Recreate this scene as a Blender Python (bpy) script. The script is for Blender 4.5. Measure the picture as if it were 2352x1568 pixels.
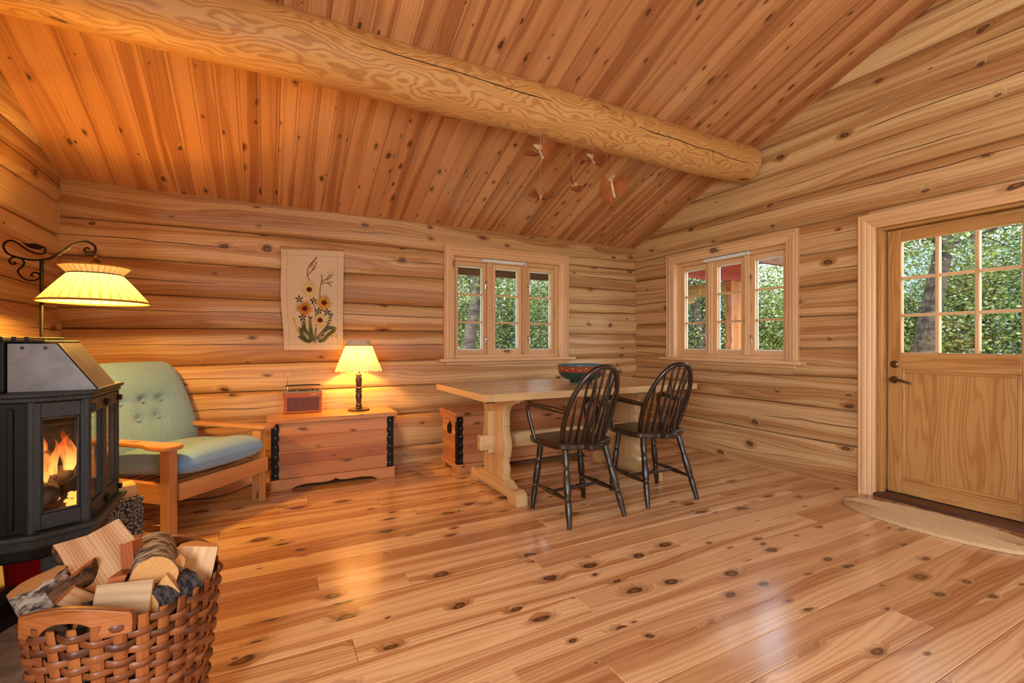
import bpy, bmesh, math, random
from math import sin, cos, pi, radians as R, sqrt, atan2
from mathutils import Vector, Matrix, Euler

for o in list(bpy.data.objects): bpy.data.objects.remove(o, do_unlink=True)
SC = bpy.context.scene
COL = SC.collection
random.seed(7)

# ------------------------------------------------------------------ camera
cam_d = bpy.data.cameras.new('camera'); cam = bpy.data.objects.new('camera', cam_d); COL.objects.link(cam)
cam.location = (-3.8945, -4.2754, 1.1)
cam.rotation_euler = (R(90), 0, -0.4816)
cam_d.sensor_width = 36.0; cam_d.lens = 36 * 1077.2 / 2352; cam_d.shift_y = 0.00115
cam_d.clip_start = 0.05; cam_d.clip_end = 500
SC.camera = cam

# ------------------------------------------------------------------ light
SC.view_settings.view_transform = 'Standard'; SC.view_settings.look = 'None'
SC.view_settings.gamma = 1.0; SC.view_settings.use_curve_mapping = False
SC.view_settings.exposure = 0.12

w = bpy.data.worlds.new('sky'); SC.world = w; w.use_nodes = True
wn = w.node_tree; wn.nodes.clear()
wo = wn.nodes.new('ShaderNodeOutputWorld'); wb = wn.nodes.new('ShaderNodeBackground')
st = wn.nodes.new('ShaderNodeTexSky'); st.sky_type = 'NISHITA'; st.sun_disc = False
st.sun_elevation = R(48); st.sun_rotation = R(200); st.air_density = 1.0; st.dust_density = 2.5; st.ozone_density = 1.0
wmx = wn.nodes.new('ShaderNodeMixRGB'); wmx.inputs[0].default_value = 0.45; wmx.inputs[2].default_value = (6.5, 6.9, 7.6, 1)
wn.links.new(st.outputs[0], wmx.inputs[1])
wb.inputs[1].default_value = 1.1
wn.links.new(wmx.outputs[0], wb.inputs[0]); wn.links.new(wb.outputs[0], wo.inputs[0])

def lamp(name, kind, loc, rot=(0, 0, 0), power=100, color=(1, 1, 1), **kw):
    d = bpy.data.lights.new(name, kind); o = bpy.data.objects.new(name, d); COL.objects.link(o)
    o.location = loc; o.rotation_euler = rot; d.energy = power; d.color = color
    for k, v_ in kw.items(): setattr(d, k, v_)
    return o
sun = lamp('sun', 'SUN', (0, 0, 12), power=8.0, color=(1, .95, .84), angle=R(0.6))
sun.rotation_euler = Vector((0.62, 0.16, -0.77)).to_track_quat('-Z', 'Y').to_euler()
# added area lights filling the room from unseen openings in rear and left walls
lamp('rear_fill_light', 'AREA', (-1.9, -6.93, 1.55), (R(90), 0, 0), 20, (.95, .98, 1), shape='RECTANGLE', size=1.15, size_y=1.35)
lamp('left_fill_light', 'AREA', (-5.18, -5.3, 1.45), (R(90), 0, R(-90)), 128, (.90, .96, 1), shape='RECTANGLE', size=1.7, size_y=1.3)

# ------------------------------------------------------------------ helpers
def S(r, g, b, a=1.0):
    f = lambda c: (c / 255 / 12.92) if c / 255 <= .04045 else ((c / 255 + .055) / 1.055) ** 2.4
    return (f(r), f(g), f(b), a)

class MB:
    def __init__(self): self.v = []; self.f = []; self.uv = []; self.mi = []
    def add(self, verts, faces, uvs, mi=0):
        b = len(self.v); self.v += [tuple(p) for p in verts]
        for fc, u in zip(faces, uvs):
            self.f.append([i + b for i in fc]); self.uv.append(u); self.mi.append(mi)
    def box(self, x0, x1, y0, y1, z0, z1, g=0, M=None, mi=0):
        c = [(x, y, z) for x in (x0, x1) for y in (y0, y1) for z in (z0, z1)]
        F = [(0, 1, 3, 2), (4, 6, 7, 5), (0, 4, 5, 1), (2, 3, 7, 6), (0, 2, 6, 4), (1, 5, 7, 3)]
        N = [0, 0, 1, 1, 2, 2]; uv = []
        for k, (fc, n) in enumerate(zip(F, N)):
            ax = [a for a in (0, 1, 2) if a != n]
            if g in ax: ua = g; va = [a for a in ax if a != g][0]
            else: ua, va = ax
            sc = .15 if n == g else 1
            uv.append([(c[i][ua] * sc, c[i][va] + k * .37) for i in fc])
        if M is not None: c = [M @ Vector(p) for p in c]
        self.add(c, F, uv, mi); return self
    def prism(self, poly, t0, t1, fr, g=0, mi=0):
        """poly [(a,b)], extruded along c from t0 to t1; fr(a,b,c)->xyz; g: grain 0=a 1=b 2=c"""
        n = len(poly); vs = [fr(a, b, t0) for a, b in poly] + [fr(a, b, t1) for a, b in poly]
        F = [list(range(n))[::-1], list(range(n, 2 * n))]
        u = lambda a, b: (b, a) if g == 1 else (a, b)
        uv = [[u(*poly[i]) for i in range(n)][::-1], [(u(*p)[0], u(*p)[1] + .5) for p in poly]]
        s = 0
        for i in range(n):
            j = (i + 1) % n; d = math.hypot(poly[j][0] - poly[i][0], poly[j][1] - poly[i][1])
            F.append([i, j, n + j, n + i])
            if g == 2: uv.append([(t0, s), (t0, s + d), (t1, s + d), (t1, s)])
            else: uv.append([(s, t0), (s + d, t0), (s + d, t1), (s, t1)])
            s += d
        self.add(vs, F, uv, mi); return self
    def tube(self, pts, rad, n=8, cap=True, flat=1.0, up=None, mi=0):
        pts = [Vector(p) for p in pts]; m = len(pts)
        rr = rad if isinstance(rad, (list, tuple)) else [rad] * m
        T = []
        for i in range(m):
            d = pts[min(i + 1, m - 1)] - pts[max(i - 1, 0)]
            T.append(d.normalized() if d.length > 1e-9 else Vector((0, 0, 1)))
        u = Vector(up) if up else (Vector((0, 0, 1)) if abs(T[0].z) < .9 else Vector((1, 0, 0)))
        A = (u - T[0] * u.dot(T[0])).normalized(); vs = []; L = [0]
        for i in range(m):
            if i: L.append(L[-1] + (pts[i] - pts[i - 1]).length)
            A = (A - T[i] * A.dot(T[i])); A = A.normalized() if A.length > 1e-6 else T[i].orthogonal().normalized()
            B = T[i].cross(A)
            for k in range(n):
                a = 2 * pi * k / n; vs.append(pts[i] + A * (cos(a) * rr[i]) + B * (sin(a) * rr[i] * flat))
        F = []; uv = []
        for i in range(m - 1):
            for k in range(n):
                k2 = (k + 1) % n
                F.append([i * n + k, i * n + k2, (i + 1) * n + k2, (i + 1) * n + k])
                r0 = max(rr[i], .004) * 2 * pi / n
                uv.append([(L[i], k * r0), (L[i], (k + 1) * r0), (L[i + 1], (k + 1) * r0), (L[i + 1], k * r0)])
        if cap:
            for i, o in ((0, 1), (m - 1, -1)):
                fc = [i * n + k for k in range(n)][::-1] if o == 1 else [i * n + k for k in range(n)]
                F.append(fc); uv.append([(cos(2 * pi * k / n) * rr[i], sin(2 * pi * k / n) * rr[i]) for k in range(n)])
        self.add(vs, F, uv, mi); return self
    def lathe(self, prof, n=24, c=(0, 0, 0), mi=0, M=None, mod=None):
        """prof [(r,z)] about z; mod(angle,i)->radius factor"""
        vs = []; F = []; uv = []; L = [0]
        for i, (r, z) in enumerate(prof):
            if i: L.append(L[-1] + math.hypot(r - prof[i - 1][0], z - prof[i - 1][1]))
            for k in range(n):
                a = 2 * pi * k / n; q = r * (mod(a, i) if mod else 1)
                p = Vector((c[0] + q * cos(a), c[1] + q * sin(a), c[2] + z)); vs.append(M @ p if M is not None else p)
        for i in range(len(prof) - 1):
            for k in range(n):
                k2 = (k + 1) % n; F.append([i * n + k, i * n + k2, (i + 1) * n + k2, (i + 1) * n + k])
                q = max(prof[i][0], .01) * 2 * pi / n
                uv.append([(L[i], k * q), (L[i], k * q + q), (L[i + 1], k * q + q), (L[i + 1], k * q)])
        for i, rev in ((0, True), (len(prof) - 1, False)):
            if prof[i][0] > 1e-5:
                fc = [i * n + k for k in range(n)]; F.append(fc[::-1] if rev else fc)
                uv.append([(vs[j][0], vs[j][1]) for j in F[-1]])
        self.add(vs, F, uv, mi); return self
    def grid(self, pts, closed_u=False, closed_v=False, mi=0, sc=1.0):
        """pts[i][j]; u = along j, v = along i"""
        m = len(pts); n = len(pts[0]); vs = [p for r in pts for p in r]; F = []; uv = []
        for i in range(m if closed_v else m - 1):
            for j in range(n if closed_u else n - 1):
                i2 = (i + 1) % m; j2 = (j + 1) % n
                F.append([i * n + j, i * n + j2, i2 * n + j2, i2 * n + j])
                a = Vector(pts[i][j]); du = (Vector(pts[i][j2]) - a).length; dv = (Vector(pts[i2][j]) - a).length
                uv.append([(j * sc * .02, i * sc * .02), ((j + 1) * sc * .02, i * sc * .02), ((j + 1) * sc * .02, (i + 1) * sc * .02), (j * sc * .02, (i + 1) * sc * .02)])
        self.add(vs, F, uv, mi); return self
    def sphere(self, c, r, n=12, m=8, s=(1, 1, 1), mi=0):
        pr = [(max(sin(pi * i / m), 1e-4), -cos(pi * i / m)) for i in range(m + 1)]
        b = len(self.v); self.lathe([(a, z) for a, z in pr], n, mi=mi)
        for i in range(b, len(self.v)):
            p = self.v[i]; self.v[i] = (c[0] + p[0] * r * s[0], c[1] + p[1] * r * s[1], c[2] + p[2] * r * s[2])
        return self
    def mesh(self, name, mats, smooth=None):
        me = bpy.data.meshes.new(name); me.from_pydata(self.v, [], self.f)
        ul = me.uv_layers.new(name='UVMap'); k = 0
        flat = []
        for u in self.uv:
            for c in u: flat += [c[0], c[1]]
        ul.data.foreach_set('uv', flat)
        me.polygons.foreach_set('material_index', self.mi)
        for m_ in (mats if isinstance(mats, (list, tuple)) else [mats]): me.materials.append(m_)
        bm = bmesh.new(); bm.from_mesh(me); bmesh.ops.recalc_face_normals(bm, faces=bm.faces); bm.to_mesh(me); bm.free()
        if smooth is not None:
            me.polygons.foreach_set('use_smooth', [True] * len(me.polygons))
            me.set_sharp_from_angle(angle=R(smooth))
        me.update(); return me
    def build(self, name, mats, parent=None, smooth=None, bevel=0, seg=2, label=None):
        return link(name, self.mesh(name, mats, smooth), parent, bevel, seg, label)

def link(name, me, parent=None, bevel=0, seg=2, label=None):
    o = bpy.data.objects.new(name, me); COL.objects.link(o); o.parent = parent
    if bevel:
        b = o.modifiers.new('bevel', 'BEVEL'); b.width = bevel; b.segments = seg; b.limit_method = 'ANGLE'; b.angle_limit = R(40)
    if label: o['label'] = label
    return o
def thing(name, label, cat, loc=(0, 0, 0), rz=0, group=None):
    o = bpy.data.objects.new(name, None); COL.objects.link(o); o.location = loc; o.rotation_euler = (0, 0, rz)
    o.empty_display_size = .1
    return tag(o, label, cat, group)
def tag(o, label, cat, group=None):
    o['label'] = label; o['category'] = cat
    if group: o['group'] = group
    return o
def struct(o, label=None):
    o['kind'] = 'structure'
    if label: o['label'] = label
    return o
def sroot(name, loc=(0, 0, 0), rz=0, label=None):
    o = bpy.data.objects.new(name, None); COL.objects.link(o); o.location = loc; o.rotation_euler = (0, 0, rz)
    return struct(o, label)
def copy_tree(o, parent=None):
    c = o.copy(); COL.objects.link(c); c.parent = parent
    for ch in [q for q in bpy.data.objects if q.parent == o]: copy_tree(ch, c)
    return c
def catmull(P, k=6, closed=False):
    P = [Vector(p) for p in P]; n = len(P); out = []
    for i in range(n if closed else n - 1):
        g = (lambda j: P[j % n]) if closed else (lambda j: P[min(max(j, 0), n - 1)])
        p0, p1, p2, p3 = g(i - 1), g(i), g(i + 1), g(i + 2)
        for s_ in range(k):
            t = s_ / k
            out.append(.5 * ((2 * p1) + (p2 - p0) * t + (2 * p0 - 5 * p1 + 4 * p2 - p3) * t * t + (3 * p1 - p0 - 3 * p2 + p3) * t ** 3))
    if not closed: out.append(P[-1])
    return out

# ------------------------------------------------------------------ materials
class NT:
    def __init__(self, name):
        self.m = bpy.data.materials.new(name); self.m.use_nodes = True; self.t = self.m.node_tree; self.t.nodes.clear()
        self.out = self.t.nodes.new('ShaderNodeOutputMaterial')
    def n(self, typ, **kw):
        x = self.t.nodes.new(typ)
        for k, v_ in kw.items(): setattr(x, k, v_)
        return x
    def l(self, a, b): self.t.links.new(a, b)
    def put(self, sock, val):
        if isinstance(val, bpy.types.NodeSocket): self.l(val, sock)
        elif val is not None: sock.default_value = val
    def math(self, op, a, b=None, c=None, clamp=False):
        x = self.n('ShaderNodeMath', operation=op, use_clamp=clamp)
        for s_, v_ in zip(x.inputs, (a, b, c)): self.put(s_, v_)
        return x.outputs[0]
    def mix(self, f, a, b, mode='MIX'):
        x = self.n('ShaderNodeMixRGB', blend_type=mode)
        for s_, v_ in zip(x.inputs, (f, a, b)): self.put(s_, v_)
        return x.outputs[0]
    def mr(self, v_, a, b, c=0.0, d=1.0, smooth=True):
        x = self.n('ShaderNodeMapRange', interpolation_type='SMOOTHSTEP' if smooth else 'LINEAR')
        for s_, q in zip(x.inputs, (v_, a, b, c, d)): self.put(s_, q)
        return x.outputs[0]
    def noise(self, vec, scale, detail=2, rough=.5, dim='3D'):
        x = self.n('ShaderNodeTexNoise', noise_dimensions=dim); self.put(x.inputs['Vector'], vec)
        x.inputs['Scale'].default_value = scale; x.inputs['Detail'].default_value = detail; x.inputs['Roughness'].default_value = rough
        return x.outputs[0]
    def vmul(self, a, b):
        x = self.n('ShaderNodeVectorMath', operation='MULTIPLY'); self.put(x.inputs[0], a); self.put(x.inputs[1], b); return x.outputs[0]
    def comb(self, x_, y_, z_=0.0):
        x = self.n('ShaderNodeCombineXYZ'); [self.put(s_, q) for s_, q in zip(x.inputs, (x_, y_, z_))]; return x.outputs[0]
    def bsdf(self, color, rough=.5, metal=0., normal=None, **kw):
        b = self.n('ShaderNodeBsdfPrincipled'); self.put(b.inputs['Base Color'], color); self.put(b.inputs['Roughness'], rough)
        b.inputs['Metallic'].default_value = metal
        if normal is not None: self.l(normal, b.inputs['Normal'])
        for k, v_ in kw.items(): self.put(b.inputs[k.replace('_', ' ')], v_)
        self.l(b.outputs[0], self.out.inputs[0]); return b
    def bump(self, h, strength=.3, dist=.01):
        x = self.n('ShaderNodeBump'); x.inputs['Strength'].default_value = strength; x.inputs['Distance'].default_value = dist
        self.l(h, x.inputs['Height']); return x.outputs[0]

def wood(name, light, dark, knotc=S(70, 36, 16), kd=.55, ks=(3.6, 7.0), kr=(.07, .17), rough=.5, ring=.5, stripe=.75, cracks=False,
         bump=.25, freq=55., tint=.22, coat=0., spec=.5, halo=.55, warp=.22, ws=(.55, 5.5)):
    N = NT(name)
    uvn = N.n('ShaderNodeUVMap', uv_map='UVMap'); oi = N.n('ShaderNodeObjectInfo'); rnd = oi.outputs['Random']
    sp = N.n('ShaderNodeSeparateXYZ'); N.l(uvn.outputs[0], sp.inputs[0]); u0, v0 = sp.outputs[0], sp.outputs[1]
    u = N.math('ADD', u0, N.math('MULTIPLY', rnd, 57.3)); v = N.math('ADD', v0, N.math('MULTIPLY', rnd, 23.9))
    p = N.comb(u, v, 0.)
    # knots
    kv = N.n('ShaderNodeTexVoronoi', voronoi_dimensions='2D'); kv.inputs['Scale'].default_value = 1; kv.inputs['Randomness'].default_value = 1.0
    wob = N.noise(N.vmul(p, (7, 15, 1)), 1, 1)
    kp = N.comb(N.math('MULTIPLY', u, ks[0]), N.math('ADD', N.math('MULTIPLY', v, ks[1]), N.math('MULTIPLY', wob, .42)))
    N.l(kp, kv.inputs['Vector'])
    kc = N.n('ShaderNodeSeparateXYZ'); N.l(kv.outputs['Color'], kc.inputs[0])
    on = N.math('GREATER_THAN', kc.outputs[0], 1 - kd)
    rad = N.mr(kc.outputs[1], 0, 1, kr[0], kr[1], False)
    dn = N.math('DIVIDE', kv.outputs['Distance'], rad)
    core = N.math('MULTIPLY', N.mr(dn, 1.05, .75), on)
    ringk = N.math('MULTIPLY', N.math('MULTIPLY', N.mr(dn, .9, .7), N.mr(dn, .25, .6)), on)
    hal = N.math('MULTIPLY', N.mr(dn, 2.6, .7), on)
    # grain
    big = N.noise(N.vmul(p, (ws[0], ws[1], 1)), 1, 2)
    g = N.math('ADD', N.math('ADD', v, N.math('MULTIPLY', big, warp)), N.math('MULTIPLY', hal, .05))
    rings = N.math('SINE', N.math('MULTIPLY', g, freq * 6.283))
    rings = N.math('POWER', N.math('ADD', N.math('MULTIPLY', rings, .5), .5), 1.8)
    stripe_n = N.mr(N.noise(N.vmul(N.comb(u, g, 0.), (.18, 11, 1)), 1, 1), .42, .62)
    fib = N.noise(N.vmul(p, (5, 320, 1)), 1, 2)
    fac = N.math('ADD', N.math('MULTIPLY', stripe_n, stripe), N.math('MULTIPLY', rings, ring * .55))
    fac = N.math('ADD', fac, N.math('MULTIPLY', N.math('SUBTRACT', fib, .5), .35), clamp=True)
    col = N.mix(fac, light, dark)
    tn = N.mr(N.math('FRACT', N.math('MULTIPLY', rnd, 17.31)), 0, 1, 1 - tint, 1 + tint * .6, False)
    tc = N.n('ShaderNodeCombineColor'); N.l(tn, tc.inputs[0]); N.l(N.math('MULTIPLY', tn, N.math('ADD', .5, N.math('MULTIPLY', tn, .5))), tc.inputs[1])
    N.l(N.math('MULTIPLY', tn, tn), tc.inputs[2])
    col = N.mix(1., col, tc.outputs[0], 'MULTIPLY')
    hc = N.mix(.5, dark, knotc)
    col = N.mix(N.math('MULTIPLY', hal, halo), col, hc)
    col = N.mix(N.math('MULTIPLY', core, .85), col, N.mix(N.mr(dn, .1, .6), N.mix(.45, knotc, dark), knotc))
    hgt = N.math('ADD', N.math('MULTIPLY', rings, .35), N.math('MULTIPLY', fib, .4))
    if cracks:
        wc = N.noise(N.comb(N.math('MULTIPLY', u, 1.6), rnd, 0.), 1, 3, .6)
        cc = N.math('ADD', N.math('ADD', .09, N.math('MULTIPLY', N.math('FRACT', N.math('MULTIPLY', rnd, 7.7)), .1)), N.math('MULTIPLY', N.math('SUBTRACT', wc, .5), .05))
        dd = N.math('ABSOLUTE', N.math('SUBTRACT', v0, cc))
        act = N.mr(N.noise(N.comb(N.math('MULTIPLY', u, .7), N.math('MULTIPLY', rnd, 90.), 3.), 1, 1), .47, .58)
        wd = N.math('ADD', .0006, N.math('MULTIPLY', act, .0028))
        ck = N.math('MULTIPLY', N.mr(N.math('DIVIDE', dd, wd), 1.3, .6), N.math('GREATER_THAN', act, .05))
        col = N.mix(N.math('MULTIPLY', ck, .9), col, S(40, 20, 10))
        hgt = N.math('SUBTRACT', hgt, N.math('MULTIPLY', ck, 3.))
    N.bsdf(col, N.math('ADD', rough, N.math('MULTIPLY', N.math('SUBTRACT', fib, .5), .12)), normal=N.bump(hgt, bump, .0012),
           Coat_Weight=coat, Coat_Roughness=.18, Specular_IOR_Level=spec)
    return N.m

def plain(name, color, rough=.5, metal=0., var=.12, scale=30., bump=0., bdist=.002, color2=None, **kw):
    N = NT(name); tc = N.n('ShaderNodeTexCoord')
    nz = N.noise(tc.outputs['Object'], scale, 3, .6)
    c2 = color2 or tuple(c * (1 - var * 2) for c in color[:3]) + (1,)
    col = N.mix(N.mr(nz, .3, .7), color, c2)
    N.bsdf(col, rough, metal, N.bump(nz, bump, bdist) if bump else None, **kw)
    return N.m

def emis(name, color, strength):
    N = NT(name); e = N.n('ShaderNodeEmission'); e.inputs[0].default_value = color; e.inputs[1].default_value = strength
    N.l(e.outputs[0], N.out.inputs[0]); return N.m

M = {}
M['log'] = wood('log_pine', S(212, 178, 128), S(168, 120, 72), kd=.24, ks=(3.6, 7.0), kr=(.03, .14), rough=.40, cracks=True, freq=42, ring=.75, tint=.12)
M['ceil'] = wood('ceiling_pine', S(204, 150, 102), S(156, 98, 58), knotc=S(46, 24, 14), kd=.36, ks=(4.6, 10), kr=(.03, .15), rough=.34, freq=60, tint=.14, ring=.4, halo=.4)
M['floor'] = wood('floor_pine', S(226, 188, 140), S(176, 122, 76), knotc=S(58, 30, 16), kd=.34, ks=(4.0, 8.0), kr=(.03, .20), rough=.2, freq=48, tint=.18, coat=.5, bump=.12, halo=.6, ring=.7)
M['beam'] = wood('beam_pine', S(210, 162, 100), S(176, 120, 64), kd=.3, ks=(1.1, 3.5), kr=(.03, .06), rough=.5, freq=30, ring=1.5, stripe=.12, tint=0, bump=.3, warp=.42, ws=(2.2, 7.))
M['trim'] = wood('trim_pine', S(222, 182, 134), S(202, 154, 106), kd=.05, rough=.4, freq=70, ring=.35, stripe=.5, tint=.06)
M['door'] = wood('door_pine', S(194, 146, 86), S(164, 110, 54), kd=0., rough=.4, freq=30, ring=1.1, stripe=.3, tint=.05, warp=.3, ws=(.9, 7.))
M['furn'] = wood('furniture_pine', S(204, 152, 100), S(176, 116, 68), kd=.25, ks=(3, 9), kr=(.04, .10), rough=.35, freq=60, tint=.06, ring=.4, coat=.15)
M['table'] = wood('table_wood', S(206, 176, 128), S(180, 142, 94), kd=.04, rough=.24, freq=60, tint=.05, ring=.4, stripe=.5, coat=.25)
M['chest'] = wood('chest_pine', S(196, 138, 92), S(162, 98, 58), kd=.4, ks=(3.0, 9), kr=(.03, .11), rough=.4, freq=55, tint=.14, ring=.4)
M['chairwood'] = wood('dark_chair_wood', S(46, 32, 21), S(22, 17, 12), kd=0, rough=.3, freq=60, tint=.05, coat=.3, ring=.5)
M['darkwood'] = wood('turned_dark_wood', S(52, 30, 18), S(28, 17, 10), kd=0, rough=.35, coat=.15, tint=0)
M['thresh'] = wood('threshold_wood', S(96, 58, 36), S(66, 38, 24), kd=0, rough=.5, tint=0)
M['iron'] = plain('black_iron', S(30, 30, 32), .55, .6, .3, 90, .5, .002)
M['stove'] = plain('stove_cast_iron', S(72, 80, 84), .55, .35, .2, 120, .25, .001)
M['stoveblk'] = plain('stove_black_iron', S(26, 27, 30), .5, .3, .2, 60, .15, .001)
M['zinc'] = plain('galvanised_sheet', S(150, 152, 156), .45, .25, .14, 14, .05, .001)
M['chrome'] = plain('chrome', S(205, 205, 208), .18, 1., .03, 20)
M['brass'] = plain('aged_brass', S(120, 98, 64), .35, .9, .2, 30)
M['white'] = plain('white_plastic', S(226, 230, 230), .4, 0, .03, 40)
M['black'] = plain('black_plastic', S(18, 18, 20), .4, 0, .1, 40)
M['thread'] = plain('thread', S(200, 190, 170), .8, 0, .05, 40)
M['soil'] = plain('dark_core', S(60, 40, 26), .9, 0, .1, 10)
M['stone'] = plain('hearth_stone', S(176, 170, 160), .8, 0, .25, 9, .5, .006, color2=S(122, 118, 112))
# ------------------------------------------------------------------ room shell
XL = -5.143; YF = -7.0; SL = .395; Z0 = 2.228; YR = -3.5
def ceil_z(y): return Z0 - SL * y if y > YR else Z0 - SL * (2 * YR - y)

# floor: dark subfloor with boards laid along x
sub = MB().box(XL - .1, .14, YF - .05, .1, -.09, -.026)
floor = struct(sub.build('floor', M['soil']), 'varnished pine plank floor with dark knots')
BW = .139; rf = random.Random(3)
y = .05
while y > YF:
    cuts = [XL - .05]; xx = XL + rf.uniform(.6, 3.6)
    while xx < -.3: cuts.append(xx); xx += rf.uniform(2.6, 4.2)
    cuts.append(.02)
    for a, b in zip(cuts, cuts[1:]):
        MB().box(a + .0006, b - .0006, y - BW + .0007, y - .0007, -.028, rf.uniform(-.0007, .0002)).build('floorboard', M['floor'], floor, bevel=.0016, seg=1)
    y -= BW

# ceiling: backing over both slopes, planks on the visible slope
cb = MB()
for (ya, yb) in ((.12, YR), (YR, YF - .1)):
    za, zb = ceil_z(ya), ceil_z(yb)
    cb.prism([(ya, za + .012), (yb, zb + .012), (yb, zb + .10), (ya, za + .10)], XL - .12, .16, lambda a, b, c: (c, a, b), g=2)
ceiling = struct(cb.build('ceiling', M['ceil']), 'sloping pine board ceiling')
PW = .1135; i = 0; x = XL - .02
LEN = sqrt(YR * YR + (SL * YR) ** 2); ang = math.atan(SL)
def fr_ceil(x0):
    # local: a across (x), b depth below the ceiling plane, c along the slope
    return lambda a, b, c: (x0 + a, .06 - c * cos(ang), Z0 + .0 - SL * .06 + c * sin(ang) - b)
while x < .02:
    wdt = PW * random.uniform(.97, 1.03)
    prof = [(0, -.012), (0, .0045), (.0035, .0075), (wdt - .022, .0075), (wdt - .0195, .005), (wdt - .0195, .001), (wdt - .0012, .001), (wdt - .0012, -.012)]
    MB().prism(prof, 0, LEN + .06, fr_ceil(x), g=2).build('ceiling_plank', M['ceil'], ceiling)
    x += wdt

# log walls
PROF = [(0, .060), (.014, .024), (.075, .011), (.18, .003), (.34, 0), (.66, 0), (.82, .003), (.925, .011), (.986, .024), (1, .060)]
def log_piece(parent, fr, t0, t1, zl, zh, ph, cl=None, clip=None, gd=1.):
    """zl,zh: functions of t; cl:(zmin,zmax) clamp; fr(t,d,z)"""
    n = max(2, int((t1 - t0) / .18) + 1); rows = []; mb = MB()
    for k in range(n + 1):
        t = t0 + (t1 - t0) * k / n; a, b = zl(t), zh(t); ring = []
        for s_, d in PROF:
            z = a + (b - a) * s_; dd = d * gd + .0035 * sin(t * 2.1 + ph + s_ * 3) * (1 if .1 < s_ < .9 else 0)
            if cl: z = min(max(z, cl[0]), cl[1])
            if clip: z = min(z, clip(t))
            ring.append((t, dd, z))
        for z in (ring[-1][2], ring[0][2]): ring.append((t, .17, z))
        rows.append(ring)
    m = len(rows[0]); vs = [fr(*q) for r_ in rows for q in r_]; F = []; uv = []
    base = zl(t0)
    for k in range(n):
        for j in range(m):
            j2 = (j + 1) % m; F.append([k * m + j, k * m + j2, (k + 1) * m + j2, (k + 1) * m + j])
            q = [rows[k][j], rows[k][j2], rows[k + 1][j2], rows[k + 1][j]]
            uv.append([(p_[0], p_[2] - base + (p_[1] if j >= m - 3 else 0)) for p_ in q])
    for k, rv in ((0, 1), (n, 0)):
        fc = [k * m + j for j in range(m)]; F.append(fc[::-1] if rv else fc)
        uv.append([(rows[k][f_ - k * m][1] * .2, rows[k][f_ - k * m][2]) for f_ in F[-1]])
    mb.add(vs, F, uv)
    return mb.build('log', M['log'], parent, smooth=50)

def log_wall(parent, fr, t0, t1, joints, openings, clip=None, seed=1, gd=1.):
    rw_ = random.Random(seed); fn = []
    for i, z in enumerate(joints):
        ph = rw_.uniform(0, 6); am = .007 if 0 < i < len(joints) - 1 else 0
        fn.append(lambda t, z=z, ph=ph, am=am: z + am * sin(t * 1.1 + ph) + am * .4 * sin(t * 3.7 + ph * 2))
    for i in range(len(joints) - 1):
        zl, zh = joints[i], joints[i + 1]; ph = rw_.uniform(0, 6)
        ops = [o for o in openings if o[2] < zh - .02 and o[3] > zl + .02]
        ts = [(t0, t1)]
        a0, a1 = t0, t1
        if clip:   # shorten logs under the roof slopes
            while a0 < a1 and clip(a0) < zl + .015: a0 += .02
            while a1 > a0 and clip(a1) < zl + .015: a1 -= .02
            if a1 - a0 < .1: continue
        edges = [(a0, a1)]
        for o in ops:
            ne = []
            for (a, b) in edges:
                if o[1] <= a or o[0] >= b: ne.append((a, b)); continue
                if o[0] > a: ne.append((a, o[0]))
                if o[1] < b: ne.append((o[1], b))
                c = []
                if o[2] > zl + .02: c.append((zl - .1, o[2]))
                if o[3] < zh - .02: c.append((o[3], zh + .1))
                for q in c: log_piece(parent, fr, max(a, o[0]), min(b, o[1]), fn[i], fn[i + 1], ph, q, clip, gd)
            edges = ne
        for a, b in edges: log_piece(parent, fr, a, b, fn[i], fn[i + 1], ph, None, clip, gd)

WZ0, WZ1 = .947, 2.046; WW = 1.428; WXB = -2.401; WYR = -.515
DY0 = -2.388; DZ1 = 2.0285
JB = [-.06, .138, .438, .70, .928, 1.203, 1.444, 1.714, 1.968, 2.30]
JR = [-.06, .318, .59, .825, 1.063, 1.31, 1.561, 1.825, 2.062, 2.31, 2.565, 2.82, 3.07, 3.32, 3.57, 3.8]
IN = .06
wall_back = sroot('wall_back', label='wall of stacked pine logs behind the armchair')
log_wall(wall_back, lambda t, d, z: (t, d, z), XL - .1, .1, JB, [(WXB + IN, WXB + WW - IN, WZ0 - .02, WZ1 - IN)], clip=lambda t: ceil_z(.03) + .02, seed=5)
wall_right = sroot('wall_right', label='log gable wall with window and door')
cg = lambda t: ceil_z(t) + .03
log_wall(wall_right, lambda t, d, z: (d, t, z), YF, .0, JR,
         [(WYR - WW + IN, WYR - IN, WZ0 - .02, WZ1 - IN), (DY0 - 1.02 + .05, DY0 - IN, -.1, DZ1 - IN)], clip=cg, seed=9, gd=.8)
JL = [-.06, .22, .48, .74, 1.0, 1.325, 1.549, 1.838, 2.064, 2.33, 2.59, 2.84, 3.08, 3.33, 3.58, 3.8]
wall_left = sroot('wall_left', label='log wall behind the wood stove')
log_wall(wall_left, lambda t, d, z: (XL - d, t, z), YF, .0, JL, [(-6.15, -4.45, .8, 2.1)], clip=cg, seed=12)  # opening behind the camera is added for the left area light
# wall behind the camera; its opening is added to let fill light in
wf = MB(); zt = Z0 + .05; cuts = [XL - .15]
for lx in (-1.9,): cuts += [lx - .575, lx + .575]
cuts.append(.15)
for k in range(0, len(cuts), 2): wf.box(cuts[k], cuts[k + 1], YF - .12, YF, -.06, zt)
for k in range(1, len(cuts) - 1, 2):
    wf.box(cuts[k], cuts[k + 1], YF - .12, YF, -.06, .875); wf.box(cuts[k], cuts[k + 1], YF - .12, YF, 2.225, zt)
struct(wf.build('wall_front', M['log']), 'wall behind the viewpoint with an added opening for fill light')

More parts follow.
